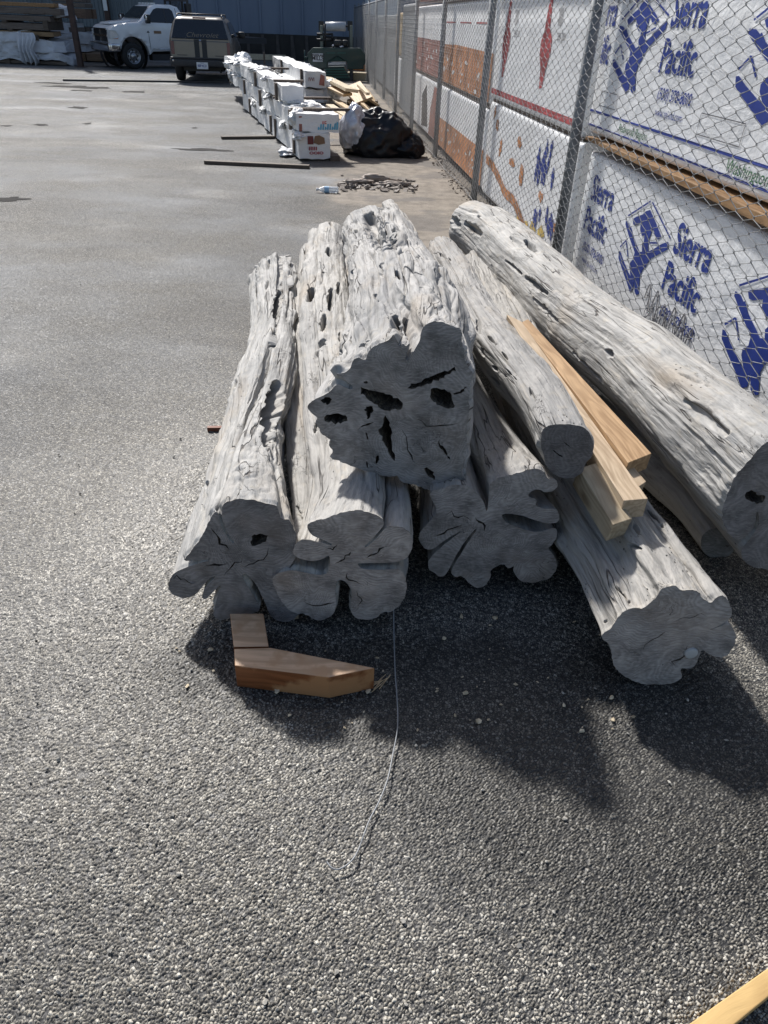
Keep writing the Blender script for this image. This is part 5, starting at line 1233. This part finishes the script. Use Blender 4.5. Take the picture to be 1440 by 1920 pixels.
o2, a2, d2, r2, L2 = box_on(A1, B1, .56, .22, .345, wrapo, 'lumber_bundle', 'second white-wrapped bundle up in the open stack, blue and red print on its near end', 'lumber bundle', GR, .022, 2, .05, 9.2)
o2.location = tuple(np.array(o2.location)-0*r2)
for t in (.45, 3.6, 5.9, 8.7): side_strip(o2, d2, r2, t, -.02, .22, .09, .04)
for k in range(9):
    x = .27+.032*k; h = .02+.07*abs(math.sin(k*2.1)); patch_end(o2, d2, r2, [(x, .03), (x+.022, .03), (x+.030, .03+h), (x+.008, .05+h)], plain('pale_blue_print', (.12, .42, .60), .5) if k == 0 else bpy.data.materials['pale_blue_print'])
on_end(o2, a2, d2, r2, 0, 'IIE', .33, .10, .08, M['redink'], sx=.8); patch_end(o2, d2, r2, [(.02, .01), (.06, .01), (.06, .19), (.02, .19)], M['brickink'])
o3, a3, d3, r3, L3 = box_on(A1, B1, .30, .20, .60, wrapo, 'lumber_bundle', 'narrow topmost white-wrapped bundle of the open stack', 'lumber bundle', GR, .020, 3, 1.15, 9.0)
for t in (.55, 3.0): side_strip(o3, d3, r3, t, -.02, .20, .09, .04)
for t, z, w in ((.25, .567, .9), (1.9, .567, .9), (4.9, .80, .75), (1.75, .80, .45)):
    c = a+d*(t+.15)+r*(w/2-.02); m = MB(); m.box((c[0], c[1], z+.016), (w, .09, .032), math.atan2(r[1], r[0])); q = m.build('spacer_board', M['batten'], None); tag(q, 'grey spacer board laid across the open white-wrapped stack', 'board', 'spacer boards across the open lumber stack')
# torn wrap
def crump(c, size, mat, label, name, seed, cat, grp=None, amp=.3, flat=0.0, res=40):
    u, v = np.meshgrid(np.linspace(0, 2*np.pi, res*2, endpoint=False), np.linspace(0, np.pi, res), indexing='ij')
    P = np.stack([np.cos(u)*np.sin(v), np.sin(u)*np.sin(v), np.cos(v)], -1); n = fbm(P*1.6+seed, 3, seed); n2 = np.abs(vnoise(P*4+seed, seed+3)); n3 = np.abs(vnoise(P*9+seed, seed+6))
    P = P*(1+amp*n-amp*.6*n2-amp*(.25 if amp > .25 else .10)*n3)[..., None]*np.array(size); P[..., 2] = np.maximum(P[..., 2], -flat+.004)
    i = np.arange(P.shape[0]*res).reshape(-1, res); A_ = i[:, :-1]; B_ = np.roll(A_, -1, 0); C_ = i[:, 1:]; D_ = np.roll(C_, -1, 0)
    Q = np.stack([A_, B_, D_, C_], -1).reshape(-1, 4); me = quads_mesh(P.reshape(-1, 3), Q); bm = bmesh.new(); bm.from_mesh(me); bmesh.ops.remove_doubles(bm, verts=bm.verts, dist=.0005); bmesh.ops.recalc_face_normals(bm, faces=bm.faces); bm.to_mesh(me); bm.free()
    o = link(me, name, mat, None, True, tuple(c)); 
    if label: tag(o, label, cat, grp)
    return o
c = a2+d2*9.3+r2*.25; crump((c[0], c[1], .66), (.34, .32, .24), wrapo, 'crumpled torn white wrap bunched at the far end of the open stack', 'torn_wrap', 4, 'plastic wrap', None, .45, .4)
def flap(o, pos, size, seed, mat=None):
    f = crump(tuple(np.array(pos)-np.array(o.location)), size, mat or wrapo, None, 'torn_flap', seed, None, None, .45, 9, 26); f.parent = o
for k, (t, y, z, sz) in enumerate(((.05, .02, .30, (.10, .20, .05)), (1.2, -.02, .31, (.05, .35, .06)), (3.3, -.02, .29, (.05, .4, .05)), (4.6, .0, .28, (.05, .3, .06)))): flap(o, a+d*t+r*y+np.array([0, 0, z]), sz, 40+k)
for k, (t, y, z, sz) in enumerate(((.25, .02, .50, (.09, .18, .10)), (1.0, .3, .575, (.22, .20, .035)), (2.6, .0, .56, (.06, .5, .04)), (5.2, .35, .57, (.2, .5, .05)), (7.2, .2, .58, (.25, .6, .06)), (8.8, .02, .45, (.07, .3, .16)))): flap(o2, a+d*t+r*y+np.array([0, 0, z]), sz, 50+k)
for k, (t, y, z, sz) in enumerate(((1.22, .15, .60, (.17, .10, .05)), (2.8, .0, .79, (.06, .3, .04)), (5.0, .2, .80, (.2, .6, .05)), (7.5, .1, .80, (.2, .8, .07)))): flap(o3, a+d*t+r*y+np.array([0, 0, z]), sz, 60+k)
# second stack, further back
A2 = g(573, 194); B2 = g(514, 152)
p1, pa, pd, pr, pL = box_on(A2, B2, .42, .24, .04, wrapo, 'lumber_bundle', 'lower bundle of the farther white-wrapped stack', 'lumber bundle', GR, .02, 6)
p2, pa2, pd2, pr2, pL2 = box_on(A2, B2, .46, .30, .33, wrapo, 'lumber_bundle', 'upper bundle of the farther white-wrapped stack, red print on its end', 'lumber bundle', GR, .025, 7, -.1, None)
on_end(p2, pa2, pd2, pr2, 0, 'IVVI', .06, .12, .10, M['brickink'], sx=.8); patch_end(p2, pd2, pr2, [(.3, .05), (.42, .03), (.43, .22), (.34, .26)], M['brickink'])
for t in (.5, 4.5, 9.5): side_strip(p2, pd2, pr2, t, -.02, .32, .12, .05)
side_strip(p1, pd, pr, 9.0, -.02, .26, .12, .05)
A3 = g(541, 192); B3 = g(525, 175)
p3, *_ = box_on(g(543, 186), g(522, 168), .38, .26, .1, wrapo, 'lumber_bundle', 'short white-wrapped bundle with a pale blue end between the two open stacks', 'lumber bundle', GR, .03, 8)
c = g(613, 190); crump((c[0], c[1], .16), (.34, .50, .34), wrapo, 'crumpled white plastic heap beside the farther wrapped stack', 'plastic_heap', 12, 'plastic wrap', None, .35, .19)
c = g(578, 155); crump((c[0], c[1], .22), (.30, .35, .26), M['wrap2'], 'small bluish heap of plastic in front of the green sawmill', 'plastic_heap', 14, 'plastic wrap', None, .5, .34)
c = g(543, 293); crump((c[0]-.02, c[1]+.1, .03), (.13, .22, .06), M['wrap2'], 'crushed scrap of clear plastic beside the lowest open bundle', 'plastic_scrap', 15, 'plastic scrap', None, .5, .03, 24)
# black bag
bg_ = g(690, 297); bag = crump((bg_[0]+.12, bg_[1]+.35, .20), (.50, .36, .42), M['bag'], 'big black plastic bag slumped against the wrapped lumber, a silvery panel on its left', 'plastic_bag', 22, 'plastic bag', None, .19, .197, 70)
s_ = crump((-.33, -.10, .10), (.22, .27, .34), M['silver'], None, 'silver_panel', 23, None, None, .18, .2, 44); s_.parent = bag
c = g(745, 298); s_ = crump((.42, -.06, -.08), (.27, .24, .20), M['bag'], None, 'bag_fold', 25, None, None, .18, .118, 40); s_.parent = bag
# loose boards
def plank(p0, p1, z0, z1, w, th, mat, label, name='board', grp='loose pale boards between the lumber and the fence', cat='board', bev=.003, roll=0.0):
    a = Vector(g(*p0, z0)); b = Vector(g(*p1, z1)); d = b-a; q = d.to_track_quat('Y', 'Z').to_matrix().to_4x4()
    bm = bmesh.new(); bmesh.ops.create_cube(bm, size=1, matrix=Matrix.Diagonal((w, d.length, th, 1))); me = bpy.data.meshes.new(name); bm.to_mesh(me); bm.free()
    o = link(me, name, mat, None, False); o.matrix_world = Matrix.Translation((a+b)/2) @ q @ Matrix.Rotation(roll, 4, 'Y'); tag(o, label, cat, grp)
    if bev: md = o.modifiers.new('b', 'BEVEL'); md.width = bev; md.segments = 2
    return o
plank((768, 281), (655, 190), .05, .10, .11, .03, M['pale'], 'longest pale board, slanting past the black bag towards the fence')
plank((735, 262), (630, 188), .06, .10, .16, .035, M['pale'], 'wide pale board just left of the longest one')
plank((700, 250), (618, 197), .10, .12, .16, .035, M['pale'], 'pale board with a dark knot line next to the white-wrapped stack')
plank((672, 240), (606, 203), .13, .13, .14, .035, M['pine'], 'yellowish board closest to the white-wrapped stack')
plank((760, 262), (672, 188), .08, .12, .09, .04, M['pine'], 'yellow pine stick lying over the pale boards')
plank((715, 240), (636, 193), .16, .15, .13, .03, M['pine'], 'yellow pine board topmost beside the open stack')
plank((660, 170), (612, 146), .40, .42, .28, .06, M['pale'], 'thick pale board raised in front of the sawmill', roll=.1)
plank((652, 178), (600, 155), .30, .32, .20, .05, M['pine'], 'second raised board in front of the sawmill', roll=-.15)
plank((682, 190), (660, 160), .16, .36, .42, .05, M['pine'], 'broad yellowish panel leaning near the fence', roll=-.35)
plank((700, 192), (683, 166), .08, .26, .26, .05, M['pine'], 'narrow yellowish panel leaning nearest the fence', roll=.5)
plank((690, 176), (672, 160), .42, .40, .07, .05, M['pale'], 'thin pale stick on the leaning panels')
for k, (x, y, w, h, l) in enumerate(((656, 176, .8, .20, 'dark block under the raised pale boards'), (680, 196, .7, .10, 'dark block under the leaning panels'))):
    c = g(x, y); m = MB(); m.box((c[0], c[1], h/2), (w, .5, h)); q = m.build('timber_block', M['darkwood'], None); tag(q, l, 'block')
# pale box pile right of mill
for k, (x, y, z, w, h, mt, l) in enumerate(((668, 150, .0, .75, .22, M['pale'], 'pale timber low beside the sawmill leg'), (669, 147, .24, .6, .16, M['orangeink'], 'orange-marked timber right of the sawmill'), (668, 146, .42, .55, .28, M['plate'], 'white box on the timber right of the sawmill'))):
    c = g(x, y); m = MB(); m.box((c[0], c[1], z+h/2), (w, .6, h), .1); q = m.build('stacked_block', mt, None, False, .01); tag(q, l, 'block')
c = g(625, 301); m = MB(); m.box((c[0], c[1]+.1, .03), (.13, .3, .06), .2); q = m.build('timber_block', M['darkwood'], None); tag(q, 'small dark block between the lowest open bundle and the black bag', 'block')
plank((384, 303.5), (580, 312.5), .022, .022, .09, .04, M['darkwood'], 'nearer of the two dark sticks lying across the asphalt', 'stick', 'dark sticks lying on the asphalt', 'stick').rotation_mode = 'QUATERNION'
plank((415, 258), (514, 257), .022, .022, .09, .04, M['darkwood'], 'farther of the two dark sticks, running under the wrapped bundle', 'stick', 'dark sticks lying on the asphalt', 'stick')
# bottle
def bottle():
    a = g(596, 361); b = g(630, 362); dx = b-a; L = .23; ang = math.atan2(dx[1], dx[0]); r_ = .033
    t = NT('clear_plastic'); t.b.inputs['Base Color'].default_value = (.9, .95, 1, 1); t.b.inputs['Transmission Weight'].default_value = .55; t.b.inputs['Roughness'].default_value = .12; t.b.inputs['IOR'].default_value = 1.3
    root = empty('water_bottle', (a[0], a[1], 0), ang); tag(root, 'small clear plastic water bottle lying on its side on the asphalt', 'bottle')
    m = MB(); m.lathe([(0, .012), (.02, .013), (.05, .028), (.07, r_), (.11, r_*.95), (.13, r_), (.16, r_*.93), (.19, r_), (L, r_*.95), (L+.003, .001)], (0, 0, r_+.001), 'X', 24); m.build('bottle_body', t.m, root, True)
    m = MB(); m.cyl((-.018, 0, r_), (.002, 0, r_), .015); m.build('cap', M['plate'], root, True)
    m = MB(); m.lathe([(.075, r_+.001), (.125, r_+.001)], (0, 0, r_+.001), 'X', 24); m.build('paper_label', plain('pale_blue_label', (.3, .5, .7), .5), root, True)
bottle()
# damp marks on the asphalt, thin dark films with ragged outlines
def damp(x, y, wpx, hpx, k):
    c = g(x, y); e = g(x+wpx/2, y); f_ = g(x, y-hpx/2); rx = np.linalg.norm(e-c); ry = np.linalg.norm(f_-c)
    a = np.linspace(0, 2*np.pi, 60, endpoint=False); q = np.stack([np.cos(a)*2.2, np.sin(a)*2.2, 0*a+k*7], -1); r = 1+.5*fbm(q, 4, k)
    P = np.stack([c[0]+rx*r*np.cos(a), c[1]+ry*r*np.sin(a)], -1); V2, F2 = cdt_fill(P, [], max(.05, rx/6))
    o = link(py_mesh(np.c_[V2, np.full(len(V2), .004)], [list(map(int, f)) for f in F2]), 'damp_patch', DAMP, None, False); tag(o, None, None, kind='structure')
DAMP = mat_damp()
for k, (x, y, w, h) in enumerate(((145, 163, 110, 4), (148, 202, 46, 3), (75, 234, 30, 3), (162, 232, 14, 3), (12, 236, 18, 2), (380, 281, 90, 4), (20, 374, 60, 7), (365, 240, 12, 2), (150, 170, 40, 2), (100, 156, 60, 2), (250, 172, 40, 3))): damp(x, y, w, h, k+1)
# soggy cardboard scraps
def scraps():
    q = np.random.RandomState(9); m = MB(); 
    for k in range(120):
        x = 640+140*q.rand(); y = 350+8*q.randn()*.5+(4 if q.rand() > .6 else -4); c = g(x, y); s = .015+.05*q.rand()**2
        m.box((c[0], c[1], .006+.01*q.rand()), (s*2, s, .004+.02*q.rand()), q.rand()*3, q.randn()*.25, q.randn()*.25)
    o = m.build('litter', mat_lumber('soggy_litter', (.20, .175, .155), 'X'), None); tag(o, 'soggy scraps of bark and cardboard scattered behind the log pile', 'litter', None, 'stuff')
    for k, (x, y, w, l, h, lb) in enumerate(((672, 346, .07, .2, .05, 'rolled wet cardboard scrap left in the litter'), (708, 343, .09, .24, .07, 'folded wet cardboard scrap in the middle of the litter'), (735, 349, .06, .22, .04, 'flat wet cardboard scrap at the right of the litter'))):
        c = g(x, y); o = crump((c[0], c[1], h*.4), (l, w, h), mat_lumber('wet_cardboard', (.30, .255, .22), 'X') if k == 0 else bpy.data.materials['wet_cardboard'], lb, 'cardboard_scrap', 30+k, 'cardboard', None, .5, h*.4, 22)
scraps()

# ================================================================ boards lying on the logs
def beam(tl, tr, br, bl, z_far, z_near, th, mat, label, name='sawn_board'):
    """top face given by far-left, far-right, near-right, near-left"""
    P = [Vector(g(*tl, z_far)), Vector(g(*tr, z_far)), Vector(g(*br, z_near)), Vector(g(*bl, z_near))]
    c = sum(P, Vector())/4; dv = ((P[0]+P[1])/2-(P[3]+P[2])/2).normalized(); wv = ((P[1]+P[2])/2-(P[0]+P[3])/2); wv = wv-dv*wv.dot(dv); up = wv.normalized().cross(dv)*1.0
    if up.z < 0: up = -up
    q = Matrix((wv.normalized(), dv, up)).transposed().to_4x4()
    inv = (Matrix.Translation(c) @ q).inverted(); m = MB(); loc = [inv @ p for p in P]; loc = [Vector((p.x, p.y, 0)) for p in loc]; m.prism(loc, (0, 0, -th))
    o = m.build(name, mat, None, False, .002); o.matrix_world = Matrix.Translation(c) @ q; tag(o, label, 'board', 'sawn boards lying on the logs'); return o
M['b1'] = mat_lumber('sawn_pine_pale', (.50, .39, .27), 'Y', 1.4); M['b2'] = mat_lumber('sawn_pine_brown', (.44, .29, .16), 'Y', 1.4); M['b3'] = mat_lumber('sawn_pine_grey', (.40, .33, .23), 'Y', 1.4)
beam((950, 590), (978, 602), (1215, 936), (1170, 938), .56, .47, .068, M['b1'], 'longest pale board, in front of the others, its orange side towards the slim log')
beam((978, 604), (990, 598), (1222, 850), (1178, 868), .555, .50, .06, M['b2'], 'brown board lying right behind the longest one against the thick log')
beam((1085, 878), (1118, 868), (1186, 972), (1150, 984), .47, .43, .068, M['b3'], 'shortest board poking out beneath the slim round log')
beam((1130, 830), (1144, 824), (1212, 903), (1197, 913), .49, .46, .05, M['b1'], 'thin pale board wedged between the longest and the brown board')

# ================================================================ cedar blocks, wire, near plank, scraps
def block(top, z, mat, label, endmat=None):
    P = [Vector(g(*p, z)) for p in top]; c = Vector((sum(p.x for p in P)/len(P), sum(p.y for p in P)/len(P), 0))
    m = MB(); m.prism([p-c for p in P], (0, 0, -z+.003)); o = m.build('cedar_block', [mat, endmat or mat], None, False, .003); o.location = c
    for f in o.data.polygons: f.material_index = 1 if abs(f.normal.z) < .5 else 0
    tag(o, label, 'block', 'cedar blocks propping up the logs'); return o
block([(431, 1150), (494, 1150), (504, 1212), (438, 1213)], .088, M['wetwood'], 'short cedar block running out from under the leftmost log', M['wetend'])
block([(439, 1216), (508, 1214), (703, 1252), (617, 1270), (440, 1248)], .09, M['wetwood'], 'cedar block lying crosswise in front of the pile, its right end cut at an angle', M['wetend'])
for (x, y, w, l, h, lb) in ((520, 560, 1.6, .12, .12, 'hidden cedar bearer under the back of the left logs'),): pass
pts = [(735, 1148), (737, 1165), (739, 1200), (741, 1260), (744, 1300), (746, 1345), (744, 1375), (737, 1412), (727, 1460), (712, 1500), (694, 1535), (684, 1560), (674, 1588), (664, 1608), (650, 1622), (634, 1630), (622, 1627), (613, 1619)]
W = np.array([g(x, y, .014+.008*abs(math.sin(k*1.3))) for k, (x, y) in enumerate(pts)]); W[0][2] = .12; W[1][2] = .07; W[-1][2] = .03
W[-1][2] = .022; W = catmull(np.arange(len(W)), W, np.linspace(0, len(W)-1, 140)); o = link(tube_mesh([W], .0019, 6), 'wire', M['wire'], None, True); tag(o, 'thin bright wire trailing over the asphalt and ending in a hook', 'wire')
beam((1440, 1815), (1500, 1820), (1372, 1925), (1285, 1925), .035, .035, .03, mat_lumber('yellow_plank', (.62, .42, .18), 'Y'), 'yellow plank crossing the bottom right corner of the picture', 'plank')
o = bpy.data.objects['plank']; del o['group']; 
c = g(404, 808); m = MB(); m.box((c[0], c[1], .012), (.07, .02, .02), .1); q = m.build('wood_scrap', plain('reddish_wood', (.18, .06, .03), .6), None); tag(q, 'small reddish wood scrap by the left flank of the leftmost log', 'scrap')
c = g(600, 1172, .0); m = MB(); m.box((c[0]-.10, c[1]+.03, .01), (.05, .03, .015), .3); q = m.build('wood_chip', M['pale'], None); tag(q, 'pale wood chip beside the cedar block under the pile', 'chip')
m = MB(); q_ = np.random.RandomState(4)
for k in range(9):
    a = g(700+q_.randn()*5, 1290+q_.randn()*5, .004); b = g(722+q_.randn()*6, 1272+q_.randn()*6, .012); m.cyl(tuple(a), tuple(b), .0012, n=5)
q = m.build('straw', M['pine'], None); tag(q, 'few dry straws at the angled end of the cedar block', 'straw', None, 'stuff')
def grit(n, seed, mat, label, size, reg, name='grit'):
    q_ = np.random.RandomState(seed); bm = bmesh.new()
    for k in range(n):
        x0, x1, y0, y1 = reg; c = g(x0+(x1-x0)*q_.rand(), y0+(y1-y0)*q_.rand()**.8); s = size*(.35+q_.rand()**2)
        Mx = Matrix.Translation((c[0], c[1], .005+s*.25)) @ Matrix.Rotation(q_.rand()*6, 4, 'Z') @ Matrix.Rotation(q_.randn()*.3, 4, 'X') @ Matrix.Diagonal((s, s*(.4+.5*q_.rand()), s*.4, 1))
        r_ = bmesh.ops.create_icosphere(bm, subdivisions=1, radius=.5, matrix=Mx)
        for v in r_['verts']: v.co += Vector(q_.randn(3)*s*.06)
    me = bpy.data.meshes.new(name); bm.to_mesh(me); bm.free(); o = link(me, name, mat, None, False); tag(o, label, 'grit', None, 'stuff')
grit(260, 3, plain('loose_pale_stone', (.36, .34, .30), .7, 0, .3, 40), 'loose pale stones scattered over the asphalt in front of the logs', .010, (0, 1440, 1180, 1900))
grit(60, 5, plain('loose_dark_grit', (.03, .028, .026), .8, 0, .3, 40), 'loose dark crumbs scattered over the asphalt left of the logs', .010, (0, 560, 500, 1250))
grit(70, 8, M['pale'], 'pale wood chips fallen on the asphalt around the log ends', .016, (330, 1200, 1150, 1380), 'wood_chips')
for o in bpy.data.objects:
    if '_d' in o: del o['_d']
